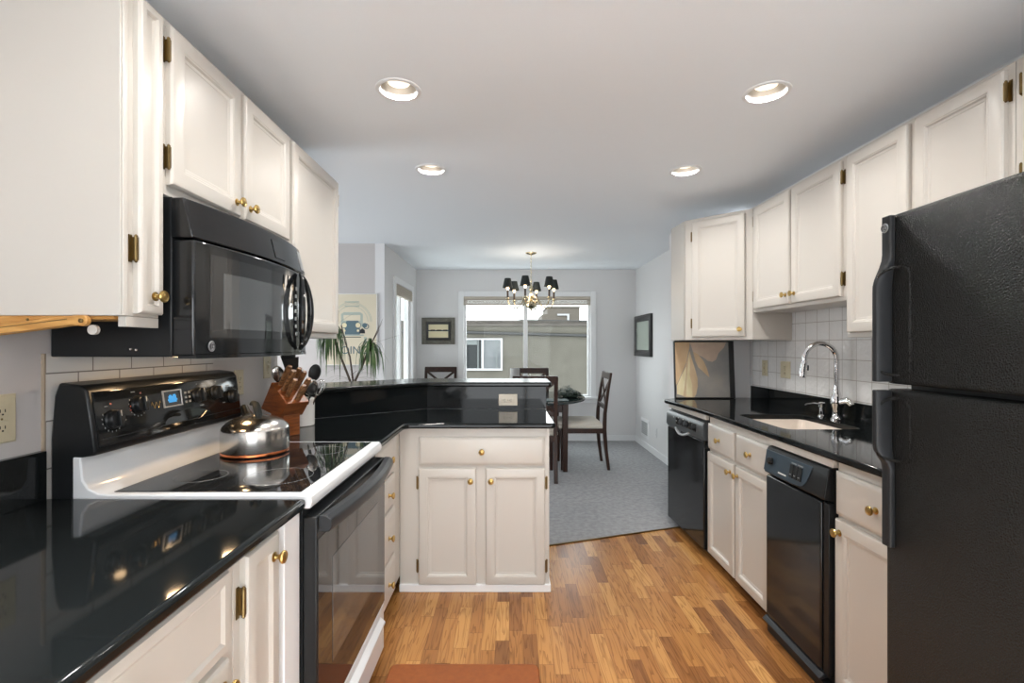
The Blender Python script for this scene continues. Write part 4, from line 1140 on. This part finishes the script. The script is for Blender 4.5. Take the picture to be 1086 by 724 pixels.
cr = thing('utensil_crock', (-1.085, 2.585, CZ), 'white stoneware crock of utensils behind the knife block', 'crock')
Cc = V((-1.105, 2.565, CZ + 0.0003))
cr.location = Cc
B().lathe([(0.060, 0), (0.063, 0.004), (0.064, 0.125), (0.066, 0.130), (0.066, 0.142), (0.062, 0.145), (0.058, 0.140), (0.057, 0.012), (0.001, 0.010)], Cc, (0, 0, 1), 32).build('crock_body', 'ceramic', cr)
def utensil(name, label, dx, dy, lean_x, lean_y, length, head, hm, sm, root=(0, 0)):
    a = Cc + V((dx * 0.3, dy * 0.3, 0.014)); d = V((lean_x, lean_y, 1)).normalized()
    o = thing(name, a, label, 'utensil', 'cooking utensils in the white crock')
    e_ = a + d * length
    B().tube([a, a + d * length * 0.5, e_], [0.005, 0.0055, 0.005], 8).build('handle', sm, o)
    u = d.cross(V((0.6, -0.8, 0))).normalized()
    if head == 'spoon':
        b = B().ico((0, 0, 0), 1, 3, (0.032, 0.008, 0.046))
        rot = Matrix((( u.x, d.cross(u).x, d.x), (u.y, d.cross(u).y, d.y), (u.z, d.cross(u).z, d.z)))
        for v in b.bm.verts: v.co = rot @ v.co + e_ + d * 0.035
        b.build('bowl', hm, o)
    elif head == 'spatula':
        w_ = d.cross(u)
        b = B().hexa([e_ - u * 0.022 - w_ * 0.003, e_ + u * 0.022 - w_ * 0.003, e_ + u * 0.022 + w_ * 0.003, e_ - u * 0.022 + w_ * 0.003] + [e_ + d * 0.10 - u * 0.038 - w_ * 0.002, e_ + d * 0.10 + u * 0.038 - w_ * 0.002, e_ + d * 0.10 + u * 0.038 + w_ * 0.002, e_ + d * 0.10 - u * 0.038 + w_ * 0.002])
        b.build('blade', hm, o, bevel=0.002)
    else:
        for k in range(4):
            ang = PI * k / 4; q = u * math.cos(ang) + d.cross(u) * math.sin(ang)
            pts = [e_ + d * (0.075 * (1 - math.cos(PI * i / 12)) / 2 * 1.2) * 1.0 + q * 0.026 * math.sin(PI * i / 12) * (1 if True else 0) for i in range(13)]
            B().tube(pts, 0.0013, 5).build('wire', hm, o)
            pts = [e_ + d * (0.075 * (1 - math.cos(PI * i / 12)) / 2 * 1.2) - q * 0.026 * math.sin(PI * i / 12) for i in range(13)]
            B().tube(pts, 0.0013, 5).build('wire', hm, o)
    return o
utensil('spatula', 'broad black spatula standing highest in the crock', -0.03, -0.02, -0.10, -0.16, 0.27, 'spatula', 'satin_black', 'satin_black')
utensil('spatula', 'black slotted turner beside the broad spatula in the crock', 0.0, -0.06, -0.02, -0.28, 0.26, 'spatula', 'satin_black', 'satin_black')
utensil('spoon', 'black ladle-like spoon at right of the crock', 0.05, 0.0, 0.19, 0.02, 0.235, 'spoon', 'satin_black', 'satin_black')
utensil('whisk', 'silver wire whisk leaning right out of the crock', 0.06, 0.0, 0.42, -0.05, 0.16, 'whisk', 'steel', 'steel')
utensil('spoon', 'steel serving spoon leaning right beside the whisk', 0.05, -0.05, 0.30, -0.22, 0.17, 'spoon', 'steel', 'steel')
utensil('tongs', 'thin steel tongs leaning left against the wall side', -0.06, -0.03, -0.22, -0.36, 0.25, 'spoon', 'steel', 'steel')

# ------------------------------------------------------------------ outlets, switches, vents
def plate(name, O, U, Nn, w, h, label, cat, kind, m='almond'):
    O, U, Nn = V(O), V(U), V(Nn)
    t = thing(name, O - Z_ * h / 2, label, cat)
    B().rings(O - U * w / 2 - Z_ * h / 2, U, Z_, Nn, w, h, [(0, 0), (0, 0.003), (0.004, 0.006), (0.006, 0.006)]).build('cover_plate', m, t)
    if kind == 'outlet' or kind == 'outlet_wide':
        wide = kind == 'outlet_wide'
        r = B(); s_ = B()
        for sg in (-1, 1):
            c_ = O + (U if wide else Z_) * sg * 0.021
            r.rings(c_ - U * 0.0155 - Z_ * 0.0155, U, Z_, Nn, 0.031, 0.031, [(0, 0.0055), (0, 0.0075), (0.002, 0.008)])
            A, C2 = (Z_, U) if wide else (U, Z_)
            for k in (-1, 1):
                s_.obox(c_ + A * (k * 0.006 - 0.001) - C2 * 0.004 + Nn * 0.008, A, C2, Nn, 0.002, 0.008, 0.0006)
            s_.lathe([(0.0025, 0), (0.0025, 0.0006)], c_ - C2 * 0.009 + Nn * 0.008, Nn, 8)
        r.build('receptacle', 'cream_plastic' if m == 'cream_plastic' else m, t)
        s_.build('slots', 'slot', t)
    else:
        B().rings(O - U * 0.011 - Z_ * 0.022, U, Z_, Nn, 0.022, 0.044, [(0, 0.0055), (0, 0.0075), (0.001, 0.008)]).build('switch_frame', m, t)
        B().obox(O - U * 0.005 - Z_ * 0.004 + Nn * 0.008, U, Z_, Nn, 0.010, 0.018, 0.008).build('toggle', m, t, bevel=0.002)
    sc_ = B()
    for sg in ((0,) if 'outlet' in kind else (-1, 1)):
        sc_.lathe([(0.003, 0), (0.002, 0.001)], O + Z_ * sg * 0.030 + Nn * 0.006, Nn, 8)
    sc_.build('screw', 'bronze', t)
    return t
plate('wall_outlet', (XL, 1.222, 1.175), Y_, X_, 0.075, 0.125, 'almond outlet on the left wall at the picture edge', 'outlet', 'outlet')
plate('wall_outlet', (XL, 2.30, 1.185), Y_, X_, 0.075, 0.12, 'almond outlet on the wall behind the kettle', 'outlet', 'outlet')
plate('light_switch', (XL, 2.57, 1.245), Y_, X_, 0.075, 0.115, 'almond light switch near the end of the left wall above the knives', 'switch', 'switch')
plate('wall_outlet', (-0.008, 3.235, 0.995), X_, mY, 0.125, 0.078, 'cream outlet lying sideways on the black bar front', 'outlet', 'outlet_wide', 'cream_plastic')
plate('light_switch', (XR - 0.008, 3.555, 1.195), mY, mX, 0.075, 0.115, 'almond switch on the tiles nearer the painting', 'switch', 'switch')
plate('wall_outlet', (XR - 0.008, 3.29, 1.195), mY, mX, 0.115, 0.115, 'wide almond outlet on the tiles nearer the faucet', 'outlet', 'outlet')
plate('wall_outlet', (1.805, 5.90, 0.29), mY, mX, 0.07, 0.115, 'pale outlet low on the dining wall by the dishwasher', 'outlet', 'outlet', 'wall')
vt = thing('floor_vent', (1.80, 6.36, 0.1), 'white square air vent low on the right dining wall', 'vent')
B().rings((1.805, 6.56, 0.14), mY, Z_, mX, 0.36, 0.25, [(0, 0), (0, 0.006), (0.012, 0.012), (0.04, 0.012), (0.045, 0.004)]).build('frame', 'trim', vt)
for i in range(7):
    B().box(1.792, 1.799, 6.25, 6.515, 0.19 + i * 0.024, 0.198 + i * 0.024).build('louvre', 'grey_mark', vt)

# ------------------------------------------------------------------ pictures
def rect_frame(name, O, U, W, Nn, w, h, fw, d, m, parent, back=0.0):
    return B().rings(O, U, W, Nn, w, h, [(0, back), (0, d), (fw * 0.15, d + 0.004), (fw * 0.8, d), (fw, d * 0.6), (fw, d * 0.3)]).build(name, m, parent)
pf = thing('framed_picture', (-1.0, 6.86, 1.45), 'wide grey-framed landscape print on the back wall', 'picture')
z_at = 6.85 / 510
px0, px1, pz0, pz1 = (447.4 - 540) * z_at, (482.5 - 540) * z_at, 1.363 + 0.9 * z_at, 1.363 + 29.2 * z_at
rect_frame('frame', V((px0, 6.86, pz0)), X_, Z_, mY, px1 - px0, pz1 - pz0, 0.062, 0.022, 'frame_grey', pf)
iw, ih = px1 - px0 - 0.124, pz1 - pz0 - 0.124
O2 = V((px0 + 0.062, 6.86, pz0 + 0.062))
rect_frame('inner_frame', O2 + mY * 0.006, X_, Z_, mY, iw, ih, 0.034, 0.016, 'frame_black', pf)
B().obox(O2 + X_ * 0.03 + Z_ * 0.03 + mY * 0.013, X_, Z_, mY, iw - 0.06, ih - 0.06, 0.002).build('print', 'ink_cream', pf)
B().obox(O2 + X_ * 0.03 + Z_ * (ih * 0.49) + mY * 0.015, X_, Z_, mY, iw - 0.06, ih * 0.07, 0.0006).build('shoreline', 'ink_blue', pf)
b = B()
for i in range(9):
    xx = 0.034 + (iw - 0.078) * i / 9
    hh = 0.010 + 0.014 * abs(math.sin(i * 2.1))
    b.obox(O2 + X_ * xx + Z_ * (ih * 0.525 - hh * 0.4) + mY * 0.0155, X_, Z_, mY, 0.03, hh, 0.0005)
b.build('treeline', 'ink_black', pf)

mp = thing('framed_picture', (1.805, 5.9, 1.25), 'black-framed upright picture on the right dining wall', 'picture')
ya, yb = 510 * 1.805 / (675.2 - 540), 510 * 1.805 / (692.3 - 540)
h0, h1 = 1.363 - 12.5 * (yb / 510), 1.363 + 34 * (yb / 510)
O3 = V((1.805, ya, h0))
rect_frame('frame', O3, mY, Z_, mX, ya - yb, h1 - h0, 0.085, 0.035, 'frame_black', mp)
B().obox(O3 + mY * 0.08 + Z_ * 0.08 + mX * 0.008, mY, Z_, mX, ya - yb - 0.16, h1 - h0 - 0.16, 0.004).build('print', 'mirror', mp)
rect_frame('mount', O3 + mY * 0.08 + Z_ * 0.08 + mX * 0.012, mY, Z_, mX, ya - yb - 0.16, h1 - h0 - 0.16, 0.02, 0.004, 'ink_pale', mp)

# leaning petal painting on the far end of the sink worktop
pt = thing('canvas_painting', (1.6, 3.76, RZ), 'canvas painting of pale petals leaning behind the dishwasher end of the worktop', 'painting')
pO = V((1.284, 3.738, RZ + 0.0004)); pW = V((0, 0.035, 0.45)).normalized(); pN = V((0, -pW.z, pW.y))
pw, ph = 0.425, 0.54
ph = 0.445
rect_frame('frame', pO, X_, pW, pN, pw + 0.038, ph, 0.010, 0.022, 'frame_black', pt)
B().obox(pO + X_ * 0.008 + pW * 0.008 + pN * 0.004, X_, pW, pN, pw, ph - 0.016, 0.012).build('canvas', 'canvas', pt)
B().obox(pO + X_ * (pw + 0.002) + pN * 0.0, X_, pW, pN, 0.036, ph, 0.026).build('frame_side', 'frame_black', pt)
def petal(pts, m, off):
    B().extr([pO + X_ * (0.008 + u * pw) + pW * (0.008 + v_ * (ph - 0.016)) + pN * (0.016 + off) for u, v_ in pts], pN * 0.0004).build('petal', m, pt)
petal([(0.0, 0.999), (0.28, 0.999), (0.26, 0.86), (0.20, 0.62), (0.10, 0.40), (0.03, 0.25), (0.0, 0.22)], 'petal1', 0.0002)
petal([(0.28, 0.999), (0.95, 0.999), (0.90, 0.90), (0.80, 0.80), (0.75, 0.68), (0.68, 0.64), (0.60, 0.66), (0.52, 0.72), (0.44, 0.76), (0.33, 0.83)], 'petal3', 0.0004)
petal([(0.33, 0.83), (0.42, 0.78), (0.52, 0.66), (0.58, 0.52), (0.62, 0.36), (0.57, 0.40), (0.50, 0.47), (0.42, 0.54), (0.37, 0.66)], 'petal1', 0.0008)
petal([(0.27, 0.84), (0.30, 0.72), (0.36, 0.52), (0.40, 0.34), (0.40, 0.20), (0.37, 0.06), (0.33, 0.0), (0.20, 0.0), (0.02, 0.06), (0.02, 0.22), (0.10, 0.38), (0.20, 0.60)], 'petal1', 0.0010)
petal([(0.26, 0.82), (0.27, 0.60), (0.26, 0.40), (0.30, 0.22), (0.30, 0.0), (0.18, 0.02), (0.19, 0.24), (0.22, 0.50)], 'petal2', 0.0014)
petal([(0.20, 0.56), (0.19, 0.36), (0.16, 0.20), (0.13, 0.03), (0.02, 0.06), (0.02, 0.20), (0.10, 0.38)], 'petal2', 0.0018)

# vintage-car poster on the nook wall
ps = thing('poster', (-1.67, 5.09, 1.14), 'cream poster of a blue vintage car hung beyond the far left cabinet', 'poster')
qs = 5.08 / 510
x0, x1, z0, z1 = (345.5 - 540) * qs, (400.5 - 540) * qs, 1.363 - 21.5 * qs, 1.363 + 55 * qs
PO = V((x0, 5.09, z0)); PW_, PH_ = x1 - x0, z1 - z0
B().rings(PO, X_, Z_, mY, PW_, PH_, [(0, 0), (0, 0.018), (0.004, 0.020), (0.010, 0.020), (0.012, 0.016)]).build('frame', 'ceramic', ps)
B().obox(PO + X_ * 0.01 + Z_ * 0.01 + mY * 0.015, X_, Z_, mY, PW_ - 0.02, PH_ - 0.02, 0.002).build('paper', 'paper', ps)
def pp(px, py, off=0.0): return V(((px - 540) * qs, 5.073 - off, 1.363 + (366 - py) * qs))
def ink(name, pts, m, off=0.0): return B().extr([pp(x, y, off) for x, y in pts], (0, -0.0006, 0)).build(name, m, ps)
def disc(cx, cy, r, n=20): return [(cx + r * math.cos(2 * PI * i / n), cy + r * math.sin(2 * PI * i / n)) for i in range(n)]
for r in (21.5, 20.2, 17.5):
    B().tube([pp(373 + r * math.cos(a), 342 - r * math.sin(a), 0.0) for a in [0.05 + (PI - 0.1) * i / 24 for i in range(25)]], 0.0022, 6).build('arc', 'ink_pale', ps)
for y in (320, 324.5):
    B().tube([pp(366, y), pp(381, y)], 0.006, 6).build('lettering_band', 'ink_pale', ps)
ink('car_cabin', [(362, 346), (362, 333), (365, 331), (382, 331), (385, 333), (385, 346)], 'ink_pale')
ink('windscreen', [(364.5, 340), (364.5, 334), (382.5, 334), (382.5, 340)], 'paper', 0.0007)
ink('car_bonnet', [(366, 355), (366, 344), (368, 340), (380, 340), (382, 344), (382, 355)], 'ink_blue', 0.0014)
for cx in (365.5, 380):
    ink('headlamp_rim', disc(cx, 344.8, 3.2), 'ink_blue', 0.0021)
    ink('headlamp', disc(cx, 344.8, 2.6), 'ink_cream', 0.0028)
    ink('side_lamp', disc(cx, 350.5, 1.3), 'ink_cream', 0.0028)
for cx in (361, 384.5):
    ink('wheel', [(cx - 3, 353.5), (cx - 2.6, 350), (cx, 348), (cx + 2.6, 350), (cx + 3, 353.5)], 'ink_black', 0.0021)
ink('bumper', [(360, 356), (360, 354.6), (386, 354.6), (386, 356)], 'ink_pale', 0.0028)
ink('ground_line', [(361, 357.8), (361, 357.1), (383, 357.1), (383, 357.8)], 'ink_black', 0.0007)
ink('ornament', disc(387, 345, 2.6), 'ink_blue', 0.0007)
B().ring([pp(388.5 + 2.6 * math.cos(2 * PI * i / 16), 346 + 2.6 * math.sin(2 * PI * i / 16), 0.0012) for i in range(16)], 0.004, 6).build('ornament_ring', 'ink_blue', ps)
ink('letter_stem', [(386.3, 364), (386.3, 357.3), (389, 357.3), (389, 364)], 'ink_pale', 0.0007)
text_part('lettering', 'OINC', 0.115, pp(361.5, 375, 0.001), X_, Z_, 'ink_blue', ps)
B().tube([pp(346, 387.3), pp(400, 387.3)], 0.003, 6).build('lower_rule', 'ink_pale', ps)

# ------------------------------------------------------------------ plant behind the bar
pl = thing('potted_plant', (-1.18, 3.82, 0.004), 'tall potted dracaena with drooping leaf heads behind the bar', 'plant')
PB = V((-1.18, 3.82, 0.004))
B().lathe([(0.11, 0), (0.13, 0.02), (0.165, 0.30), (0.175, 0.30), (0.175, 0.34), (0.160, 0.34), (0.150, 0.29), (0.001, 0.285)], PB, (0, 0, 1), 32).build('pot', 'pot', pl)
B().lathe([(0.152, 0.288), (0.148, 0.300), (0.001, 0.305)], PB, (0, 0, 1), 24).build('soil', 'soil', pl)
def leaf(b, base, dirv, length, width, droop, n=9):
    d = V(dirv).normalized(); hv = V((d.x, d.y, 0))
    side = V((-d.y, d.x, 0)).normalized() if hv.length > 1e-3 else X_.copy()
    p = V(base); cur = d.copy(); prev = None; th = V((0, 0, 0.0012))
    for i in range(n + 1):
        a = i / n
        wd = width * (0.45 + 0.9 * a) * (1 - a) ** 0.7 if a < 1 else 0.0003
        l_, r_, m_ = p - side * wd, p + side * wd, p - V((0, 0, wd * 0.35))
        row = [b.bm.verts.new(q) for q in (l_, m_, r_)]
        if prev:
            for j in range(2): b.bm.faces.new([prev[j], prev[j + 1], row[j + 1], row[j]])
        prev = row
        p = p + cur * (length / n)
        cur = (cur + V((0, 0, -droop / n))).normalized()
stems = {}
def pxp(px, py, y): return V(((px - 540) * y / 510, y, 1.363 + (366 - py) * y / 510))
h1, h2 = pxp(351, 352, 3.72), pxp(393, 366, 3.80)
b = B()
b.tube([PB + V((-0.02, 0, 0.28)), pxp(371, 403, 3.82), pxp(364, 385, 3.78), h1], [0.012, 0.010, 0.009, 0.009], 8).build('stem', 'stem', pl)
B().tube([PB + V((0.02, 0, 0.28)), pxp(377, 403, 3.82), pxp(384, 388, 3.81), h2], [0.012, 0.010, 0.009, 0.009], 8).build('stem', 'stem', pl)
B().tube([PB + V((0.0, 0.03, 0.28)), pxp(374, 400, 3.86), pxp(371, 378, 3.88), pxp(366, 362, 3.88), pxp(362, 345, 3.86)], [0.009, 0.008, 0.007, 0.006, 0.005], 8).build('stem', 'stem', pl)
def head(c, n, ln, seed, upright, name='leaf_head'):
    rnd = random.Random(seed); b = B()
    for i in range(n):
        a = 2 * PI * i / n + rnd.uniform(-0.2, 0.2)
        el = rnd.uniform(-0.2, 0.75)
        leaf(b, c + V((0, 0, rnd.uniform(-0.05, 0.03))), (math.cos(a) * 0.42, math.sin(a) * 0.42, el), ln * rnd.uniform(0.7, 1.15), 0.0095, rnd.uniform(5.0, 9.5))
    o = b.build(name, 'leaf', pl, angle=80)
    return o
head(h1, 52, 0.34, 3, 0.2)
head(h2, 46, 0.31, 5, 0.3)
b = B()
leaf(b, h2, h2 * 0 + (pxp(406, 336, 3.78) - h2), 0.25, 0.009, 0.15)
leaf(b, h2, (pxp(403, 345, 3.86) - h2), 0.22, 0.009, 0.1)
leaf(b, h2, (pxp(424, 352, 3.8) - h2), 0.27, 0.007, 0.25)
leaf(b, h2, (pxp(402, 348, 3.72) - h2), 0.18, 0.008, 0.2)
leaf(b, h2, (pxp(414, 372, 3.8) - h2), 0.22, 0.007, 1.6)
leaf(b, h1, (pxp(371, 326, 3.75) - h1), 0.24, 0.008, 0.8)
b.build('upright_leaf', 'leaf_red', pl, angle=80)
b = B()
rnd = random.Random(11)
for i in range(14):
    a = 2 * PI * i / 14
    leaf(b, pxp(373, 404, 3.82) + V((0, 0, rnd.uniform(-.04, .04))), (math.cos(a), math.sin(a) * 0.6, rnd.uniform(0.3, 1.0)), rnd.uniform(0.16, 0.30), 0.005, rnd.uniform(1.0, 3.0))
b.build('low_leaf', 'stem', pl, angle=80)

# ------------------------------------------------------------------ dining set
tb = thing('dining_table', (0.25, 5.65, 0.004), 'dark wood dining table with rounded glass-edged top', 'table')
ell = [(0.25 + 0.635 * math.cos(2 * PI * i / 64), 5.65 + 0.70 * math.sin(2 * PI * i / 64)) for i in range(64)]
B().prism(ell, 0.738, 0.762).build('tabletop', 'glass_top', tb, bevel=0.006)
ap = B()
ap.box(-0.13, 0.63, 5.18, 5.205, 0.64, 0.737).box(-0.13, 0.63, 6.095, 6.12, 0.64, 0.737).box(-0.13, -0.105, 5.205, 6.095, 0.64, 0.737).box(0.605, 0.63, 5.205, 6.095, 0.64, 0.737)
ap.build('apron', 'dark_wood', tb, bevel=0.002)
for x in (-0.10, 0.602):
    for y in (5.175, 6.125):
        B().hexa([(x - 0.024, y - 0.024, 0.004), (x + 0.024, y - 0.024, 0.004), (x + 0.024, y + 0.024, 0.004), (x - 0.024, y + 0.024, 0.004), (x - 0.032, y - 0.032, 0.738), (x + 0.032, y - 0.032, 0.738), (x + 0.032, y + 0.032, 0.738), (x - 0.032, y + 0.032, 0.738)]).build('leg', 'dark_wood', tb, bevel=0.003)

def make_chair():
    # local: seat faces -y, origin at floor under the seat centre
    t = thing('dining_chair', (0, 0, 0), '', 'chair', 'dark dining chairs with crossed backs')
    for s in (-1, 1):
        x = s * 0.205
        B().hexa([(x - 0.017, -0.235, 0), (x + 0.017, -0.235, 0), (x + 0.017, -0.205, 0), (x - 0.017, -0.205, 0), (x - 0.021, -0.245, 0.455), (x + 0.021, -0.245, 0.455), (x + 0.021, -0.20, 0.455), (x - 0.021, -0.20, 0.455)]).build('leg', 'dark_wood', t, bevel=0.003)
        b = B(); prev = None
        for y, z, d in ((0.285, 0, 0.030), (0.255, 0.22, 0.036), (0.238, 0.44, 0.042), (0.245, 0.62, 0.036), (0.275, 0.85, 0.030), (0.310, 1.05, 0.024)):
            cur = [b.bm.verts.new(q) for q in ((x - 0.019, y - d / 2, z), (x + 0.019, y - d / 2, z), (x + 0.019, y + d / 2, z), (x - 0.019, y + d / 2, z))]
            if prev:
                for j in range(4): b.bm.faces.new([prev[j], prev[(j + 1) % 4], cur[(j + 1) % 4], cur[j]])
            else: b.bm.faces.new(cur[::-1])
            prev = cur
        b.bm.faces.new(prev)
        b.build('leg', 'dark_wood', t, bevel=0.003)
    f_ = B()
    f_.box(-0.205, 0.205, -0.240, -0.218, 0.40, 0.458).box(-0.205, 0.205, 0.228, 0.250, 0.40, 0.458)
    f_.box(-0.222, -0.198, -0.22, 0.23, 0.40, 0.458).box(0.198, 0.222, -0.22, 0.23, 0.40, 0.458)
    f_.build('seat_frame', 'dark_wood', t, bevel=0.002)
    st = B().rings((-0.228, -0.258, 0.455), X_, Y_, Z_, 0.456, 0.470, [(0, 0), (-0.004, 0.02), (0.0, 0.052), (0.02, 0.070), (0.07, 0.080), (0.15, 0.083)])
    st.build('seat', 'cushion', t, angle=80)
    def by(z): return 0.245 + (z - 0.62) * 0.15
    rl = B()
    rl.hexa([(-0.19, by(0.99) - 0.014, 0.985), (0.19, by(0.99) - 0.014, 0.985), (0.19, by(0.99) + 0.012, 0.985), (-0.19, by(0.99) + 0.012, 0.985), (-0.224, by(1.055) - 0.014, 1.058), (0.224, by(1.055) - 0.014, 1.058), (0.224, by(1.055) + 0.012, 1.058), (-0.224, by(1.055) + 0.012, 1.058)])
    rl.build('top_rail', 'dark_wood', t, bevel=0.004)
    B().box(-0.19, 0.19, by(0.68) - 0.012, by(0.68) + 0.012, 0.655, 0.705).build('lower_rail', 'dark_wood', t, bevel=0.003)
    for s in (-1, 1):
        B().bar((-s * 0.185, by(0.70) + s * 0.006, 0.70), (s * 0.185, by(0.99) + s * 0.006, 0.99), 0.03, 0.014, (0, 1, 0)).build('cross_slat', 'dark_wood', t, bevel=0.002)
    return t
ch = make_chair()
G = 'dark dining chairs with crossed backs'
ch.location = (0.255, 5.015, 0.004)
ch.rotation_euler = (0, 0, PI)
ch['label'] = 'dark dining chair on the near side of the table, just past the bar end'
dup(ch, (0.800, 5.45, 0.004), -PI / 2, 'dark dining chair with cream seat facing left at the right of the table', G)
dup(ch, (0.300, 6.10, 0.004), 0, 'dark dining chair on the window side of the table', G)
dup(ch, (-0.955, 6.42, 0.004), 0, 'dark dining chair against the back wall below the grey-framed picture', G)

# table dressing
wr = thing('centrepiece', (0.70, 5.62, 0.762), 'dark green leafy centrepiece on the dining table', 'centrepiece')
b = B(); rnd = random.Random(2)
for i in range(420):
    a = rnd.uniform(0, 2 * PI); r = 0.135 * math.sqrt(rnd.random())
    px_ = r * math.cos(a)
    hh = (0.125 if px_ < 0.03 else 0.075) * (1 - (r / 0.15) ** 2) * rnd.random()
    leaf(b, V((0.70 + px_, 5.62 + r * math.sin(a), 0.775 + hh)), (math.cos(a + rnd.uniform(-1, 1)), math.sin(a + rnd.uniform(-1, 1)), rnd.uniform(0.0, 0.6)), rnd.uniform(0.035, 0.055), 0.013, 1.5, 4)
b.build('foliage', 'leaf_dark', wr, angle=80)
B().lathe([(0.07, 0), (0.10, 0.02), (0.11, 0.035), (0.10, 0.03), (0.001, 0.010)], (0.70, 5.62, 0.7622), (0, 0, 1), 28).build('bowl', 'lamp_black', wr)
tag(B().prism(rrect(0.40, 0.64, 5.15, 5.36, 0.02), 0.7622, 0.768).build('placemat', 'placemat'), 'slate green placemat at the near edge of the dining table', 'placemat')
hv_ = thing('glass_vase', (0.03, 5.66, 0.762), 'pale frosted glass cylinder vase on the table beyond the bar', 'vase')
B().lathe([(0.055, 0), (0.057, 0.004), (0.057, 0.33), (0.053, 0.33), (0.052, 0.01), (0.001, 0.008)], (0.065, 5.66, 0.7622), (0, 0, 1), 28).build('vase_body', 'frost', hv_)

# ------------------------------------------------------------------ chandelier
cd = thing('chandelier', (0.255, 5.6, 1.75), 'six-arm brass chandelier with small black shades over the table', 'chandelier')
CX, CY = 0.255, 5.60
def cpz(r, z): return (r, z)
B().lathe([(0.001, 0), (0.012, 0.004), (0.016, 0.010), (0.010, 0.018), (0.030, 0.026), (0.062, 0.050), (0.072, 0.078), (0.060, 0.105), (0.028, 0.122), (0.016, 0.140), (0.026, 0.155), (0.030, 0.172), (0.018, 0.195), (0.012, 0.22), (0.020, 0.24), (0.024, 0.262), (0.012, 0.29), (0.008, 0.33), (0.014, 0.345), (0.006, 0.36), (0.004, 0.37)], (CX, CY, 1.765), (0, 0, 1), 28).build('column', 'gold', cd)
B().ring([(CX + 0.016 * math.cos(2 * PI * i / 18), CY, 1.752 + 0.016 * math.sin(2 * PI * i / 18)) for i in range(18)], 0.003, 6).build('finial_ring', 'gold', cd)
B().lathe([(0.065, 0.0), (0.064, -0.008), (0.045, -0.018), (0.012, -0.024), (0.006, -0.034)], (CX, CY, CEIL - 0.0005), (0, 0, 1), 28).build('canopy', 'gold', cd)
z = 2.405; k = 0
cl_ = B()
while z > 2.135:
    ax = X_ if k % 2 else Y_
    cl_.ring([V((CX, CY, z - 0.014)) + ax * 0.0065 * math.cos(2 * PI * i / 12) + Z_ * 0.014 * math.sin(2 * PI * i / 12) for i in range(12)], 0.002, 5)
    z -= 0.021; k += 1
cl_.build('chain', 'gold', cd)
for i in range(6):
    a = math.radians(14 + 60 * i); dx, dy = math.cos(a), math.sin(a)
    def R_(r, z): return (CX + dx * r, CY + dy * r, z)
    pts = []
    for q in ((0.022, 1.905), (0.055, 1.925), (0.085, 1.905), (0.115, 1.850), (0.155, 1.805), (0.205, 1.793), (0.250, 1.815), (0.275, 1.860), (0.280, 1.890)):
        pts.append(R_(*q))
    B().tube(pts, 0.0075, 8).build('arm', 'gold', cd)
    cx, cy = CX + dx * 0.28, CY + dy * 0.28
    B().lathe([(0.006, 0), (0.030, 0.010), (0.032, 0.014), (0.014, 0.016), (0.012, 0.03)], (cx, cy, 1.882), (0, 0, 1), 18).build('drip_pan', 'gold', cd)
    B().lathe([(0.0115, 0), (0.0115, 0.085), (0.006, 0.09)], (cx, cy, 1.905), (0, 0, 1), 14).build('candle_sleeve', 'sleeve', cd)
    B().lathe([(0.006, 0), (0.013, 0.012), (0.017, 0.028), (0.012, 0.045), (0.003, 0.06)], (cx, cy, 1.995), (0, 0, 1), 14).build('bulb', 'bulb', cd)
    B().lathe([(0.060, 0.0), (0.036, 0.108), (0.034, 0.108), (0.058, 0.0)], (cx, cy, 2.025), (0, 0, 1), 28, cap=False).build('lamp_shade', 'lamp_black', cd)
l = bpy.data.lights.new('chandelier light', 'POINT'); l.energy = 6; l.color = (1, 0.88, 0.74); l.shadow_soft_size = 0.2
o = bpy.data.objects.new('chandelier_light', l); COL.objects.link(o); o.location = (CX, CY, 1.99)

# ------------------------------------------------------------------ recessed ceiling lights
CAN_LABELS = ['recessed ceiling light nearer the viewer on the left', 'recessed ceiling light nearer the viewer on the right', 'farther recessed ceiling light on the left, toward the dining room', 'farther recessed ceiling light on the right, toward the dining room']
def make_can(x, y, label):
    t = thing('ceiling_light', (x, y, CEIL), label, 'ceiling light', 'recessed ceiling lights')
    O = (x, y, CEIL)
    B().lathe([(0.076, 0.004), (0.078, -0.004), (0.086, -0.006), (0.094, -0.003), (0.095, 0.0), (0.0778, 0.0)], O, (0, 0, 1), 40, cap=False).build('trim_ring', 'trim', t)
    B().lathe([(0.0765, -0.002), (0.074, 0.03), (0.070, 0.085), (0.001, 0.086), (0.001, 0.11), (0.074, 0.11), (0.0775, 0.0)], O, (0, 0, 1), 40, cap=False).build('baffle', 'baffle', t)
    B().lathe([(0.030, 0.086), (0.036, 0.060), (0.047, 0.036), (0.046, 0.031), (0.001, 0.030)], O, (0, 0, 1), 32, cap=False).build('bulb_face', 'can_lens', t)
    return t
for i, (x, y) in enumerate(CANS):
    lab = CAN_LABELS[i] if i < 4 else 'unseen recessed ceiling light added overhead'  # lights past the labelled ones are unseen, added to brighten the room
    make_can(x, y, lab)
    l = bpy.data.lights.new('can light', 'AREA'); l.shape = 'DISK'; l.size = 0.088; l.energy = CAN_W * (2.6 if y < 0.5 else 1.0); l.color = CAN_COL; l.spread = math.radians(150 if y > 0.5 else 85)  # added rear lights boosted and narrowed to bounce off the floor
    o = bpy.data.objects.new('can_light', l); COL.objects.link(o); o.location = (x, y, CEIL + 0.027)

# ------------------------------------------------------------------ floor mat
tag(B().prism(rrect(-0.50, 0.125, 1.30, 2.04, 0.03), 0.0003, 0.014).build('floor_mat', 'mat_red', bevel=0.006), 'rust brown cushioned mat on the oak floor before the range', 'mat')
